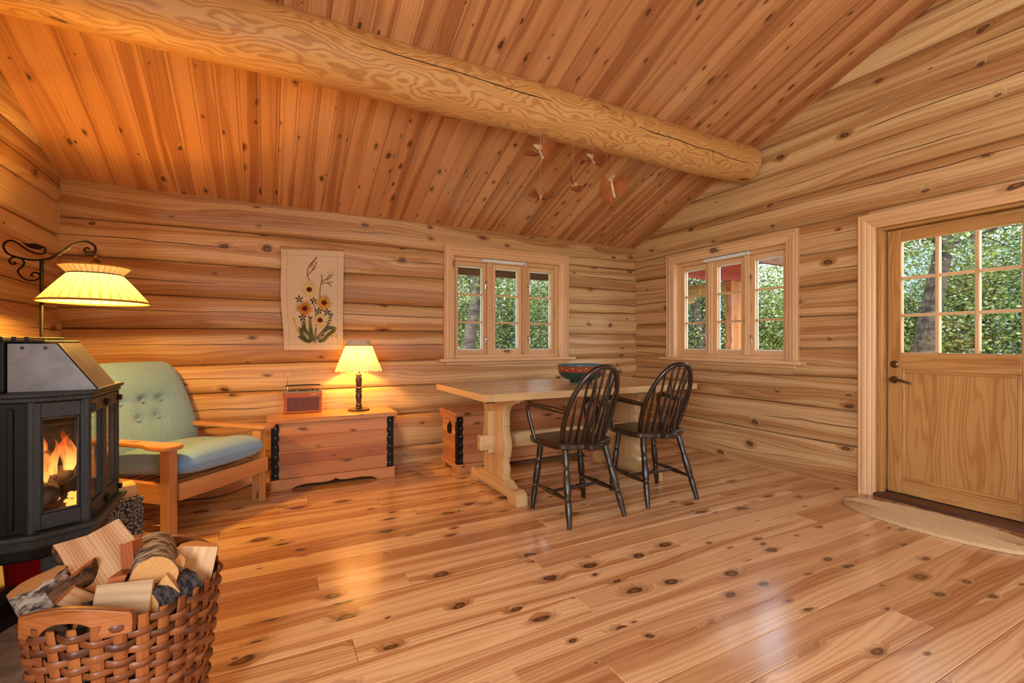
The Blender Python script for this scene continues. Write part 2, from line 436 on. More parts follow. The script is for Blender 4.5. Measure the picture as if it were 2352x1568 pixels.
# moulded casing: profile swept along a mitred path
CPROF = [(0, 0), (0, .030), (.006, .036), (.014, .036), (.019, .030), (.024, .034), (.036, .036), (.050, .033), (.057, .026), (.062, .030), (.078, .028), (.086, .022), (.090, .026), (.100, .024), (.105, .018), (.105, 0)]
def casing_leg(p0, p1, inn, m0, m1, scale=1.0):
    """p0->p1 outer edge in the wall plane (x,z), inn = inward unit (x,z); m0,m1 mitre direction along the run per unit of width"""
    d = Vector((p1[0] - p0[0], p1[1] - p0[1])); d.normalize(); mb = MB(); rows = []
    for P, m_ in ((p0, m0), (p1, m1)):
        rows.append([(P[0] + inn[0] * a * scale + d.x * m_ * a * scale, -b, P[1] + inn[1] * a * scale + d.y * m_ * a * scale) for a, b in CPROF])
    n = len(CPROF); vs = rows[0] + rows[1]; F = []; uv = []; s_ = 0
    L = math.hypot(p1[0] - p0[0], p1[1] - p0[1])
    for i in range(n):
        j = (i + 1) % n; q = math.hypot(CPROF[j][0] - CPROF[i][0], CPROF[j][1] - CPROF[i][1])
        F.append([i, j, n + j, n + i]); uv.append([(0, s_), (0, s_ + q), (L, s_ + q), (L, s_)]); s_ += q
    F += [list(range(n))[::-1], list(range(n, 2 * n))]; uv += [[CPROF[i] for i in range(n)][::-1], [CPROF[i] for i in range(n)]]
    mb.add(vs, F, uv); return mb

def glass_mat():
    N = NT('window_glass'); t = N.n('ShaderNodeBsdfTransparent'); g = N.n('ShaderNodeBsdfGlossy'); g.inputs['Roughness'].default_value = .02
    t.inputs[0].default_value = (.96, .98, .97, 1)
    f = N.n('ShaderNodeFresnel'); ge = N.n('ShaderNodeNewGeometry'); N.l(N.mr(ge.outputs['Backfacing'], 0, 1, 1.45, 1 / 1.45, False), f.inputs[0]); mx = N.n('ShaderNodeMixShader')
    N.l(f.outputs[0], mx.inputs[0]); N.l(t.outputs[0], mx.inputs[1]); N.l(g.outputs[0], mx.inputs[2]); N.l(mx.outputs[0], N.out.inputs[0]); return N.m
M['glass'] = glass_mat()

def build_window(name, loc, rz, label, vent_x):
    w_ = sroot(name, loc, rz, label); H = WZ1 - WZ0; T = .105
    casing_leg((0, 0), (0, H), (1, 0), 0, -1).build('casing', M['trim'], w_, smooth=30)
    casing_leg((WW, 0), (WW, H), (-1, 0), 0, -1).build('casing', M['trim'], w_, smooth=30)
    casing_leg((0, H), (WW, H), (0, -1), 1, -1).build('casing', M['trim'], w_, smooth=30)
    a, b, top = T - .004, WW - T + .004, H - T + .004
    # sill board with horned ends and a narrow apron
    MB().box(-.055, WW + .055, -.085, .13, -.03, 0).build('window_sill', M['trim'], w_, bevel=.006)
    MB().box(.02, WW - .02, -.035, .0, -.062, -.03).build('sill_apron', M['trim'], w_, bevel=.004)
    # jamb lining
    for q in (MB().box(a - .018, a, -.012, .15, 0, top, g=2), MB().box(b, b + .018, -.012, .15, 0, top, g=2), MB().box(a, b, -.012, .15, top, top + .018)):
        q.build('jamb', M['trim'], w_, bevel=.002)
    # fixed frame
    fw = .030
    f = MB(); f.box(a, a + fw, .045, .125, 0, top, g=2); f.box(b - fw, b, .045, .125, 0, top, g=2)
    f.box(a + fw, b - fw, .045, .125, top - .04, top); f.box(a + fw, b - fw, .045, .125, 0, .036)
    f.build('frame', M['trim'], w_, bevel=.003)
    ia, ib = a + fw, b - fw; mw = .056; sw = (ib - ia - 2 * mw) / 3; z0, z1 = .036, top - .04
    for k in (0, 1):
        xm = ia + sw * (k + 1) + mw * k
        m_ = MB().box(xm, xm + mw, .035, .125, z0, z1, g=2); m_.box(xm + .018, xm + mw - .018, .022, .035, z0, z1, g=2)
        m_.build('mullion', M['trim'], w_, bevel=.003)
    for k in range(3):
        x0 = ia + k * (sw + mw); x1 = x0 + sw; sr = .043
        s_ = MB(); s_.box(x0 + .002, x0 + sr, .06, .105, z0 + .002, z1 - .002, g=2); s_.box(x1 - sr, x1 - .002, .06, .105, z0 + .002, z1 - .002, g=2)
        s_.box(x0 + sr, x1 - sr, .06, .105, z0 + .002, z0 + .045); s_.box(x0 + sr, x1 - sr, .06, .105, z1 - .045, z1 - .002)
        s_ = s_.build('sash', M['trim'], w_, bevel=.003)
        gz0, gz1 = z0 + .045, z1 - .045; ph = (gz1 - gz0) / 3
        for j in (1, 2):
            MB().box(x0 + sr, x1 - sr, .066, .1, gz0 + ph * j - .009, gz0 + ph * j + .009).build('glazing_bar', M['trim'], s_, bevel=.004)
        for j in range(3):
            e = .009 if j else 0; e2 = .009 if j < 2 else 0
            MB().box(x0 + sr - .003, x1 - sr + .003, .083, .087, gz0 + ph * j + e - .003, gz0 + ph * (j + 1) - e2 + .003).build('pane', M['glass'], s_)
        # white weather strip around the panes (outer rebate)
        st_ = MB()
        for q in ((x0 + sr - .001, x0 + sr + .009, gz0, gz1), (x1 - sr - .009, x1 - sr + .001, gz0, gz1)): st_.box(q[0], q[1], .088, .1, q[2], q[3], g=2)
        st_.box(x0 + sr, x1 - sr, .088, .1, gz1 - .009, gz1); st_.box(x0 + sr, x1 - sr, .088, .1, gz0, gz0 + .009)
        st_.build('weather_strip', M['white'], s_)
        side = x1 - .008 if k != 1 else x1 - .008
        if k < 2 or True:
            xs = side if k == 0 else (x0 + .008)
            if k != 1:
                for zz in (z0 + .17, z1 - .20):
                    h = MB(); h.box(xs - .012, xs + .012, .05, .061, zz - .022, zz + .022)
                    h.tube(catmull([(xs, .048, zz + .012), (xs - .004 if k == 0 else xs + .004, .034, zz + .006), (xs - .016 if k == 0 else xs + .016, .03, zz - .02), (xs - .02 if k == 0 else xs + .02, .034, zz - .065)], 4), [.006] * 8 + [.005] * 5, 8)
                    h.build('latch', M['chrome'], s_, smooth=40)
    # trickle vent
    v_ = MB().box(vent_x, vent_x + .50, .02, .05, top - .034, top - .004).build('trickle_vent', M['white'], w_, bevel=.004)
    vs_ = MB()
    for k in range(4): vs_.box(vent_x + .474 + (k % 2) * .008, vent_x + .478 + (k % 2) * .008, .018, .022, top - .026 + (k // 2) * .008, top - .021 + (k // 2) * .008)
    vs_.build('vent_screw', M['black'], v_)
    return w_
build_window('window_1', (WXB, 0, WZ0), 0, 'three-casement pine window in the log wall behind the table', .42)
build_window('window_2', (0, WYR, WZ0), -pi / 2, 'three-casement pine window beside the door looking onto the porch', .45)

# ------------------------------------------------------------------ door
dr = sroot('door_1', (0, DY0, 0), -pi / 2, 'pine door with nine glazed panes above a wide panel')
DW = 1.03   # outer casing width
DH = DZ1
casing_leg((0, 0), (0, DH), (1, 0), 0, -1).build('casing', M['trim'], dr, smooth=30)
casing_leg((DW, 0), (DW, DH), (-1, 0), 0, -1).build('casing', M['trim'], dr, smooth=30)
casing_leg((0, DH), (DW, DH), (0, -1), 1, -1).build('casing', M['trim'], dr, smooth=30)
a, b, top = .10, DW - .10, DH - .10
for q in (MB().box(a - .02, a, -.01, .17, 0, top, g=2), MB().box(b, b + .02, -.01, .17, 0, top, g=2), MB().box(a, b, -.01, .17, top, top + .02),
          MB().box(a, a + .028, .035, .09, 0, top, g=2), MB().box(b - .028, b, .035, .09, 0, top, g=2), MB().box(a + .028, b - .028, .035, .09, top - .02, top)):
    q.build('door_frame', M['door'], dr, bevel=.003)
for q in (MB().box(a, a + .05, .147, .17, 0, top, g=2), MB().box(b - .05, b, .147, .17, 0, top, g=2), MB().box(a + .05, b - .05, .147, .17, top - .045, top)):
    q.build('door_stop', M['door'], dr, bevel=.002)
l0, l1, lz0, lz1 = a + .032, b - .032, .03, top - .024
MB().box(a, b, -.035, .17, -.005, .026).build('threshold', M['thresh'], dr, bevel=.006)
lf = MB(); sl = .082; y0, y1 = .10, .145
GX0, GX1, GZ0, GZ1 = l0 + sl, l1 - sl, 1.030, lz1 - .085
lf.box(l0, l0 + sl, y0, y1, lz0, lz1, g=2); lf.box(l1 - sl, l1, y0, y1, lz0, lz1, g=2)
lf.box(GX0, GX1, y0, y1, GZ1, lz1); lf.box(GX0, GX1, y0, y1, .905, GZ0); lf.box(GX0, GX1, y0, y1, lz0, lz0 + .10)
leaf = lf.build('door_leaf', M['door'], dr, bevel=.004)
cw = (GX1 - GX0) / 3; rh = (GZ1 - GZ0) / 3
for k in (1, 2):
    MB().box(GX0 + cw * k - .0115, GX0 + cw * k + .0115, .103, .142, GZ0, GZ1, g=2).build('glazing_bar', M['trim'], leaf, bevel=.004)
for j in (1, 2):
    for k in range(3):
        xa = GX0 + cw * k + (.0115 if k else 0); xb = GX0 + cw * (k + 1) - (.0115 if k < 2 else 0)
        MB().box(xa, xb, .103, .142, GZ0 + rh * j - .010, GZ0 + rh * j + .010).build('glazing_bar', M['trim'], leaf, bevel=.004)
for j in range(3):
    for k in range(3):
        MB().box(GX0 + cw * k + .006, GX0 + cw * (k + 1) - .006, .120, .124, GZ0 + rh * j + .005, GZ0 + rh * (j + 1) - .005).build('pane', M['glass'], leaf)
# lower panel: three glued boards inside a moulding
pz0, pz1 = lz0 + .10, .905; pw = (GX1 - GX0) / 4
for k in range(4):
    MB().box(GX0 + pw * k, GX0 + pw * (k + 1), .116, .132, pz0, pz1, g=2).build('panel_board', M['door'], leaf)
mo = MB()
for q in ((GX0, GX0 + .02, pz0, pz1), (GX1 - .02, GX1, pz0, pz1)): mo.box(q[0], q[1], .103, .117, q[2], q[3], g=2)
mo.box(GX0 + .02, GX1 - .02, .103, .117, pz0, pz0 + .02); mo.box(GX0 + .02, GX1 - .02, .103, .117, pz1 - .02, pz1)
mo.build('panel_moulding', M['door'], leaf, bevel=.005)
hx = l0 + .044
k_ = MB().lathe([(.0, 0), (.026, 0), (.026, .004), (.022, .008), (.012, .010), (.012, .014), (0, .014)], 20, M=Matrix.Translation((hx, .10, .945)) @ Matrix.Rotation(pi / 2, 4, 'X'))
k_.box(hx - .014, hx + .014, .080, .088, .942, .948); k_.build('door_lock', M['brass'], leaf, smooth=40)
hd = MB().lathe([(.0, 0), (.027, 0), (.027, .005), (.018, .010), (.011, .014), (.011, .05), (0, .05)], 20, M=Matrix.Translation((hx, .10, .835)) @ Matrix.Rotation(pi / 2, 4, 'X'))
hd.tube(catmull([(hx - .012, .055, .838), (hx + .03, .05, .838), (hx + .075, .05, .828), (hx + .115, .056, .816)], 4), [.011] * 4 + [.010] * 4 + [.008] * 4 + [.006], 10, flat=.7)
hd.build('door_handle', M['brass'], leaf, smooth=50)

# ------------------------------------------------------------------ ridge purlin log
def beam_pts():
    return [(XL - .1 + (5.20) * k / 24, -1.478 + .004 * sin(k * .7), 2.712 - .010 * (1 - k / 24) + .003 * sin(k * 1.1)) for k in range(25)]
bp = beam_pts()
bm_ = MB().tube(bp, [.172 - .010 * k / 24 + .002 * sin(k * 1.3) for k in range(25)], 40, flat=1.0)
beam = struct(bm_.build('trim_1', M['beam'], smooth=60), 'thick round pine log purlin under the ceiling')
ck = MB(); 
for seg in ((.0, 3.4, -.28, .10), (3.3, 5.1, .02, .45)):
    P = []
    for k in range(30):
        t = k / 29; x_ = XL + seg[0] + (seg[1] - seg[0]) * t; an = seg[2] + (seg[3] - seg[2]) * t + .02 * sin(k * .9)
        r_ = .1685 - .010 * (x_ - XL) / 5.2
        P.append((x_, -1.478 - r_ * cos(an), 2.704 + .008 * (x_ - XL) / 5.2 - r_ * sin(an)))
    ck.tube(P, [.0005] + [.0035] * 28 + [.0005], 6)
ck.build('drying_crack', M['soil'], beam)
# ------------------------------------------------------------------ trestle table
TX0, TX1, TY0, TY1, TZ = -2.69, -.80, -1.60, -.66, .772
tb = thing('trestle_table', 'long pale wooden trestle table with scalloped legs below the window', 'table', ((TX0 + TX1) / 2, (TY0 + TY1) / 2, 0))
hw, hd_ = (TX1 - TX0) / 2, (TY1 - TY0) / 2
nb = 6; bw_ = 2 * hd_ / nb
for k in range(nb):
    MB().box(-hw + .055, hw - .055, -hd_ + bw_ * k, -hd_ + bw_ * (k + 1), TZ - .046, TZ).build('tabletop_board', M['table'], tb)
for s_ in (-1, 1):
    MB().box(min(s_ * hw, s_ * (hw - .055)), max(s_ * hw, s_ * (hw - .055)), -hd_, hd_, TZ - .046, TZ, g=1).build('end_board', M['table'], tb, bevel=.003)
HALF = [(.095, .205), (.12, .20), (.15, .165), (.165, .172), (.20, .178), (.24, .16), (.265, .165), (.30, .185), (.36, .20), (.42, .19), (.47, .165), (.50, .16), (.51, .172), (.54, .165), (.58, .16), (.62, .175), (.65, .20), (.665, .205)]
for s_ in (-1, 1):
    x_ = s_ * .615 - .02
    poly = [(y_, z_) for z_, y_ in HALF] + [(-y_, z_) for z_, y_ in HALF[::-1]]
    MB().prism(poly, x_ - .028, x_ + .028, lambda a, b, c: (c, a, b), g=1).build('trestle_leg', M['table'], tb, bevel=.004)
    ft = [(-.40, .0), (-.40, .055), (-.385, .085), (-.35, .098), (-.31, .098), (-.28, .085), (-.20, .125), (.20, .125), (.28, .085), (.31, .098), (.35, .098), (.385, .085), (.40, .055), (.40, 0), (.27, 0), (.25, .03), (-.25, .03), (-.27, 0)]
    MB().prism(ft, x_ - .042, x_ + .042, lambda a, b, c: (c, a, b), g=0).build('foot', M['table'], tb, bevel=.006)
    br = [(-.36, TZ - .046), (.36, TZ - .046), (.36, .70), (.31, .695), (.30, .68), (.24, .675), (.22, .655), (-.22, .655), (-.24, .675), (-.30, .68), (-.31, .695), (-.36, .70)]
    MB().prism(br, x_ - .034, x_ + .034, lambda a, b, c: (c, a, b), g=0).build('bracket', M['table'], tb, bevel=.004)
MB().box(-.78, .74, -.03, .03, .315, .425).build('stretcher', M['table'], tb, bevel=.008)
for s_ in (-1, 1):
    MB().prism([(s_ * .665 - .02 - .024, .29), (s_ * .665 - .02 + .024, .29), (s_ * .665 - .02 + .028, .60), (s_ * .665 - .02 - .028, .60)], -.019, .019, lambda a, b, c: (a, c, b), g=1).build('wedge', M['table'], tb, bevel=.004)
for s_ in (-1, 1):
    for q in (-.40, .34): MB().box(s_ * .87 - .03, s_ * .87 + .03, q, q + .07, TZ - .062, TZ - .046).build('batten', M['chairwood'], tb)

# ------------------------------------------------------------------ windsor armchairs
def windsor(name, label, loc, rz, broken=False):
    c = thing(name, label, 'chair', loc, rz, 'dark windsor armchairs at the table'); W = M['chairwood']; SZ = .48
    pts = [(-.215, .24), (-.17, .268), (0, .275), (.17, .268), (.215, .24), (.232, .14), (.228, .0), (.205, -.085), (.13, -.128), (.07, -.142), (.055, -.185), (.03, -.198), (-.03, -.198), (-.055, -.185), (-.07, -.142), (-.13, -.128), (-.205, -.085), (-.228, .0), (-.232, .14)]
    pl = [(p.x, p.y) for p in catmull([(a, b, 0) for a, b in pts], 3, True)]
    sm = MB().prism(pl, SZ - .038, SZ, lambda a, b, q: (a, b, q), g=1); sm.build('seat', W, c, bevel=.008, smooth=50)
    LP = [(0, .019), (.1, .0195), (.2, .0205), (.28, .0165), (.3, .021), (.32, .0165), (.36, .022), (.55, .0235), (.62, .0205), (.64, .017), (.66, .022), (.68, .017), (.72, .0215), (.84, .019), (1, .0135)]
    for sx in (-1, 1):
        for sy in (-1, 1):
            top = Vector((sx * .155, .06 + sy * .135, SZ - .03)); bot = Vector((sx * .216, .005 + sy * .207, 0))
            MB().tube([top.lerp(bot, t) for t, _ in LP], [r_ for _, r_ in LP], 12).build('leg', W, c, smooth=50)
    at = lambda sx, sy, z: Vector((sx * .155, .06 + sy * .135, SZ - .03)).lerp(Vector((sx * .216, .005 + sy * .207, 0)), 1 - z / (SZ - .03))
    SPF = [(0, .008), (.15, .010), (.35, .015), (.47, .0175), (.49, .0145), (.51, .0145), (.53, .0175), (.65, .015), (.85, .010), (1, .008)]
    mids = []
    for sx in (-1, 1):
        a, b = at(sx, -1, .155), at(sx, 1, .165); mids.append(a.lerp(b, .5))
        MB().tube([a.lerp(b, t) for t, _ in SPF], [r_ for _, r_ in SPF], 10).build('side_stretcher', W, c, smooth=50)
    MB().tube([mids[0].lerp(mids[1], t) for t, _ in SPF], [r_ for _, r_ in SPF], 10).build('cross_stretcher', W, c, smooth=50)
    # bow
    def bowp(t):   # t 0..1 from left base over the top to right base
        ang_ = pi * t; hz_ = sin(ang_) ** .62; x_ = -cos(ang_)
        xx_ = (abs(x_) ** .75) * (1 if x_ > 0 else -1) * (.160 + .028 * sin(pi * min(1, hz_ * 1.0)) ** .8)
        z_ = SZ - .01 + .485 * hz_
        return Vector((xx_, -.045 - .225 * hz_ + .012 * sin(pi * hz_), z_))
    B = [bowp(k / 40) for k in range(41)]
    MB().tube(B, .0165, 10, flat=.95).build('bow', W, c, smooth=60)
    def bow_at(xq):  # top half point of the bow at x
        return min([q for q in (bowp(k / 400) for k in range(60, 341))], key=lambda q: abs(q.x - xq))
    n = 7
    for k in range(n):
        f = (k - (n - 1) / 2) / ((n - 1) / 2)
        base = Vector((f * .118, -.088 + .03 * f * f, SZ - .01)); topp = bow_at(f * .150)
        e = 1.0 if not (broken and k == 0) else .78
        MB().tube([base.lerp(topp, t * e) for t in (0, .3, .6, 1)], [.007, .0095, .0085, .0055 if e == 1 else .003], 8).build('spindle', W, c, smooth=50)
    for s_ in (-1, 1):   # braces from the tail block
        MB().tube([Vector((s_ * .022, -.172, SZ - .01)).lerp(bow_at(-s_ * -.062), t) for t in (0, .3, .6, 1)], [.0065, .0085, .0075, .005], 8).build('brace_spindle', W, c, smooth=50)
    for s_ in (-1, 1):   # bent arms
        P = catmull([(s_ * .176, -.140, .672), (s_ * .205, -.04, .684), (s_ * .238, .10, .694), (s_ * .246, .19, .696), (s_ * .245, .222, .682), (s_ * .242, .225, .64), (s_ * .234, .20, .56), (s_ * .222, .155, SZ - .035)], 5)
        MB().tube(P, [.015] * 5 + [.018] * (len(P) - 8) + [.016] * 3, 10, flat=.72, up=(0, 0, 1)).build('arm', W, c, smooth=60)
    return c
windsor('windsor_chair', 'nearer dark windsor armchair with one short spindle, in front of the bowl', (-2.108, -1.778, 0), R(2), True)
windsor('windsor_chair', 'farther dark windsor armchair at the right end of the table', (-1.42, -1.745, 0), R(-4))

# ------------------------------------------------------------------ painted bowl
bw = thing('bowl', 'round green wooden bowl with a red painted scroll band', 'bowl', (-1.59, -1.10, TZ))
BG = plain('bowl_green', S(42, 74, 62), .35, 0, .2, 14); BRD = plain('bowl_red', S(150, 62, 38), .4, 0, .15, 14); BSC = plain('bowl_scroll', S(176, 160, 96), .5, 0, .25, 30)
MB().lathe([(0, 0), (.094, 0), (.096, .006), (.088, .015), (.098, .021), (.138, .034), (.166, .052), (.181, .072), (.188, .09)], 40).build('body', BG, bw, smooth=40)
MB().lathe([(.186, .088), (.189, .092), (.190, .136), (.191, .139)], 40).build('painted_band', BRD, bw, smooth=40)
MB().lathe([(.191, .138), (.195, .142), (.194, .149), (.185, .150), (.179, .13), (.17, .07), (.10, .03), (0, .026)], 40).build('rim', plain('bowl_rim', S(44, 104, 112), .35, 0, .1, 14), bw, smooth=40)
sc = MB()
for k in range(22):
    a0 = 2 * pi * k / 22; up_ = 1 if k % 2 else -1; P = []
    for j in range(15):
        t = j / 14; th = t * 4.2; rr = .016 * (1 - t * .75)
        P.append((.1895 * cos(a0 + (rr * cos(th)) / .19), .1895 * sin(a0 + rr * cos(th) / .19), .114 + up_ * rr * sin(th)))
    sc.tube(P, [.0032] * 6 + [.0026] * 5 + [.0018] * 4, 5)
sc.build('scroll_painting', BSC, bw)['kind'] = 'stuff'

# ------------------------------------------------------------------ pine chests
def strap(W_, z0, z1, x0, sgn, yf, studs):
    """scalloped iron corner strap on the front face, scallops towards +sgn x"""
    P = [(x0, z0), (x0, z1)]; n = 30
    for k in range(n + 1):
        t = k / n; z_ = z1 + (z0 - z1) * t; P.append((x0 + sgn * (.044 + .007 * abs(sin(t * pi * 5.5)) - (.006 if (k % 11) == 10 else 0)), z_))
    return P
def chest(name, label, loc, W_, D, H, plinth, boards, handle):
    c = thing(name, label, 'chest', loc); zb, zl = plinth, H - .036
    hb = (zl - zb) / boards
    for k in range(boards): MB().box(0, W_, -D, -D + .022, zb + hb * k + .0004, zb + hb * (k + 1) - .0004).build('front_board', M['chest'], c, bevel=.002, seg=1)
    for x_ in (0, W_ - .022):
        for k in range(boards): MB().box(x_, x_ + .022, -D + .022, 0, zb + hb * k + .0004, zb + hb * (k + 1) - .0004, g=1).build('side_board', M['chest'], c, bevel=.002, seg=1)
    MB().box(.022, W_ - .022, -.022, 0, zb, zl).build('back_panel', M['chest'], c)
    lid = MB().box(-.035, W_ + .035, -D - .03, 0, zl, H).build('lid', M['chest' if boards > 4 else 'furn'], c, bevel=.007)
    for x_ in (-.03, W_ + .008): MB().box(x_, x_ + .022, -D - .004, -.02, zl - .045, zl, g=1).build('cleat', M['chest'], lid, bevel=.004)
    # plinth with shaped cut-out
    if boards > 4:
        pp = [(-.014, 0), (.16, 0), (.17, .03), (.185, .032), (.185, .045)] + [(W_ - .185, .045), (W_ - .185, .032), (W_ - .17, .03), (W_ - .16, 0), (W_ + .014, 0), (W_ + .014, plinth), (-.014, plinth)]
        sp = [(-D - .014, 0), (-D + .09, 0), (-D + .10, .035), (-.10, .035), (-.09, 0), (0, 0), (0, plinth), (-D - .014, plinth)]
    else:
        cu = catmull([(.13, .0, 0), (.16, .022, 0), (.25, .034, 0), (W_ * .40, .030, 0), (W_ * .47, .036, 0), (W_ * .5, .05, 0), (W_ * .53, .036, 0), (W_ * .60, .030, 0), (W_ - .25, .034, 0), (W_ - .16, .022, 0), (W_ - .13, 0, 0)], 4)
        pp = [(-.014, 0)] + [(p.x, p.y) for p in cu] + [(W_ + .014, 0), (W_ + .014, plinth), (-.014, plinth)]
        sp = [(-D - .014, 0), (-D + .08, 0), (-D + .10, .03), (-.10, .03), (-.08, 0), (0, 0), (0, plinth), (-D - .014, plinth)]
    MB().prism(pp, -D - .016, -D, lambda a, b, q: (a, q, b), g=0).build('plinth', M['chest'], c, bevel=.004)
    for x_ in (-.014, W_ - .002): MB().prism(sp, x_, x_ + .016, lambda a, b, q: (q, a, b), g=0).build('plinth', M['chest'], c, bevel=.003)
    for x0, sg in ((-.002, 1), (W_ + .002, -1)):
        s_ = MB().prism(strap(W_, zb + .002, zl - .004, x0, sg, -D, 6), -D - .0045, -D + .0002, lambda a, b, q: (a, q, b), g=1).build('corner_strap', M['iron'], c)
        MB().prism(strap(W_, zb + .002, zl - .004, 0, 1, -D, 6), x0 - .0035 * sg, x0 + .001 * sg, lambda a, b, q: (q, -D - .0045 + a, b), g=1).build('side_strap', M['iron'], c)
        sd = MB()
        for k in range(6): sd.sphere((x0 + sg * .026, -D - .005, zb + (zl - zb) * (k + .5) / 6), .0065, 8, 5)
        sd.build('stud', M['chrome'], s_, smooth=60)['kind'] = 'stuff'
    if handle:
        h = MB(); P = []
        for k in range(36):
            a_ = 2 * pi * k / 36; r_ = .042 * (1 + .18 * abs(sin(4 * a_))); P.append((r_ * cos(a_) * .9, r_ * sin(a_) * 1.1))
        h.prism(P, -.005, 0, lambda a, b, q: (q, -D * .52 + a, H * .70 + b), g=1)
        h.tube([(-.012 - .008 * sin(pi * k / 20), -D * .52 + .03 * cos(2 * pi * k / 20), H * .695 - .006 + .034 * sin(2 * pi * k / 20)) for k in range(21)], .005, 8)
        h.build('ring_handle', M['iron'], c, smooth=40)
    return c
CH1Z = .535
chest('pine_chest', 'small pine chest with black iron corners under the table lamp', (-3.862, -.035, 0), .885, .365, CH1Z, .085, 4, False)
chest('pine_chest', 'long low pine chest with ring handle behind the trestle table', (-2.475, -.20, 0), 1.47, .372, .515, .075, 5, True)

# ------------------------------------------------------------------ radio
rd = thing('radio', 'small wooden portable radio with a slatted front on the chest', 'radio', (-3.636, -.145, CH1Z), R(-3))
RW = wood('radio_teak', S(168, 88, 42), S(126, 58, 26), kd=0, rough=.3, coat=.3, tint=0, freq=70)
MB().box(-.14, .14, -.04, .04, 0, .165).build('cabinet', RW, rd, bevel=.008, seg=3)
MB().box(-.138, .138, -.036, .036, .163, .178).build('top_panel', plain('radio_silver', S(150, 146, 136), .3, .8), rd, bevel=.003)
MB().box(-.118, .118, -.0412, -.038, .022, .128).build('grille_panel', M['black'], rd)
GS = plain('radio_slat', S(120, 62, 34), .4)
for k in range(30): MB().box(-.117 + k * .0079, -.117 + k * .0079 + .0045, -.0445, -.040, .023, .127, g=2).build('grille_slat', GS, rd)
MB().box(.052, .108, -.0425, -.039, .145, .152).build('name_plate', M['chrome'], rd)
for k, (x_, w_) in enumerate(((-.105, .01), (-.088, .01), (-.068, .012), (-.03, .008), (-.018, .008), (-.006, .008), (.006, .008), (.018, .008), (.03, .008), (.068, .012), (.10, .012))):
    MB().box(x_, x_ + w_, -.022, -.006, .178, .187 + (.006 if w_ > .009 else 0)).build('button', M['black'], rd, bevel=.001, seg=1)
hn = MB()
for s_ in (-1, 1): hn.tube(catmull([(s_ * .141, -.01, .13), (s_ * .145, -.01, .19), (s_ * .144, -.01, .213), (s_ * .13, -.01, .222)], 4), .0026, 6)
hn.build('handle_bracket', M['chrome'], rd, smooth=60)
MB().tube([(-.128, -.01, .222), (-.06, -.01, .2245), (.06, -.01, .2245), (.128, -.01, .222)], .0055, 8, flat=.6).build('handle_grip', M['black'], rd, smooth=60)
MB().tube([(-.113, .02, .178), (-.113, .02, .25), (-.113, .02, .251), (-.111, .02, .325)], [.0045, .0045, .0032, .003], 8).build('antenna', M['chrome'], rd, smooth=60)

# ------------------------------------------------------------------ lamps
def shade_mat(name, col, trans):
    N = NT(name); tc = N.n('ShaderNodeTexCoord')
    nz = N.noise(N.vmul(tc.outputs['Object'], (60, 60, 6)), 1, 3)
    uvs = N.n('ShaderNodeUVMap', uv_map='UVMap'); sx_ = N.n('ShaderNodeSeparateXYZ'); N.l(uvs.outputs[0], sx_.inputs[0])
    fold = N.mr(N.math('ABSOLUTE', N.math('SINE', N.math('MULTIPLY', N.math('ADD', sx_.outputs[0], N.math('MULTIPLY', nz, .22)), pi))), .05, .75)  # pleat shading put into the colour: darker along each fold, like doubled cloth
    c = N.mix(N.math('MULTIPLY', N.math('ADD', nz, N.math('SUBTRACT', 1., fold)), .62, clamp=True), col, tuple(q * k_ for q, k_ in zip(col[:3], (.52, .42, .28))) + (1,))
    d = N.n('ShaderNodeBsdfDiffuse'); t = N.n('ShaderNodeBsdfTranslucent'); mx = N.n('ShaderNodeMixShader'); mx.inputs[0].default_value = trans
    N.l(c, d.inputs[0]); N.l(c, t.inputs[0]); N.l(d.outputs[0], mx.inputs[1]); N.l(t.outputs[0], mx.inputs[2]); N.l(mx.outputs[0], N.out.inputs[0]); return N.m
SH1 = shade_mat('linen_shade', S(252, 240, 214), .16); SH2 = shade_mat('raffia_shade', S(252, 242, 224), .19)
BULB = emis('bulb_glow', (1, .72, .36, 1), 22)
tl = thing('table_lamp', 'lit table lamp with turned dark base and straw shade on the chest', 'lamp', (-3.213, -.202, CH1Z))
MB().lathe([(0, 0), (.086, 0), (.089, .005), (.087, .012), (.07, .016), (.03, .02), (0, .02)], 32).build('base', M['darkwood'], tl, smooth=40)
MB().lathe([(.026, .018), (.028, .026), (.02, .034), (.026, .04), (.026, .05), (.019, .056), (.022, .085), (.027, .12), (.021, .15), (.028, .158), (.028, .166), (.020, .172), (.027, .18), (.027, .188), (.020, .195), (.023, .225), (.027, .26), (.02, .285), (.026, .291), (.024, .30), (.012, .31), (.012, .38)], 24).build('stem', M['darkwood'], tl, smooth=35)
NP = 44
def strawmod(a, i): return 1 + .020 * sin(a * NP) * (1 if i < 9 else .6)
pr_ = [(.185 - .098 * (k / 9) ** .95, .335 + .250 * k / 9) for k in range(10)]
def ragged(mb):
    for i in range(len(mb.v)):
        x_, y_, z_ = mb.v[i]
        if z_ < .345: a_ = atan2(y_, x_); mb.v[i] = (x_, y_, z_ - .010 * abs(sin(a_ * 17)) - .004 * sin(a_ * 41))
ms = MB(); n_ = NP * 4; vs_ = []; F_ = []; U_ = []
for i, (r_, z_) in enumerate(pr_):
    for k in range(n_):
        a_ = 2 * pi * k / n_; q = r_ * strawmod(a_, i); vs_.append((q * cos(a_), q * sin(a_), z_))
for i in range(len(pr_) - 1):
    for k in range(n_):
        k2 = (k + 1) % n_; F_.append([i * n_ + k, i * n_ + k2, (i + 1) * n_ + k2, (i + 1) * n_ + k]); U_.append([(k / 4, 0), ((k + 1) / 4, 0), ((k + 1) / 4, 1), (k / 4, 1)])
ms.add(vs_, F_, U_); ragged(ms); ms.build('shade', SH2, tl, smooth=60)
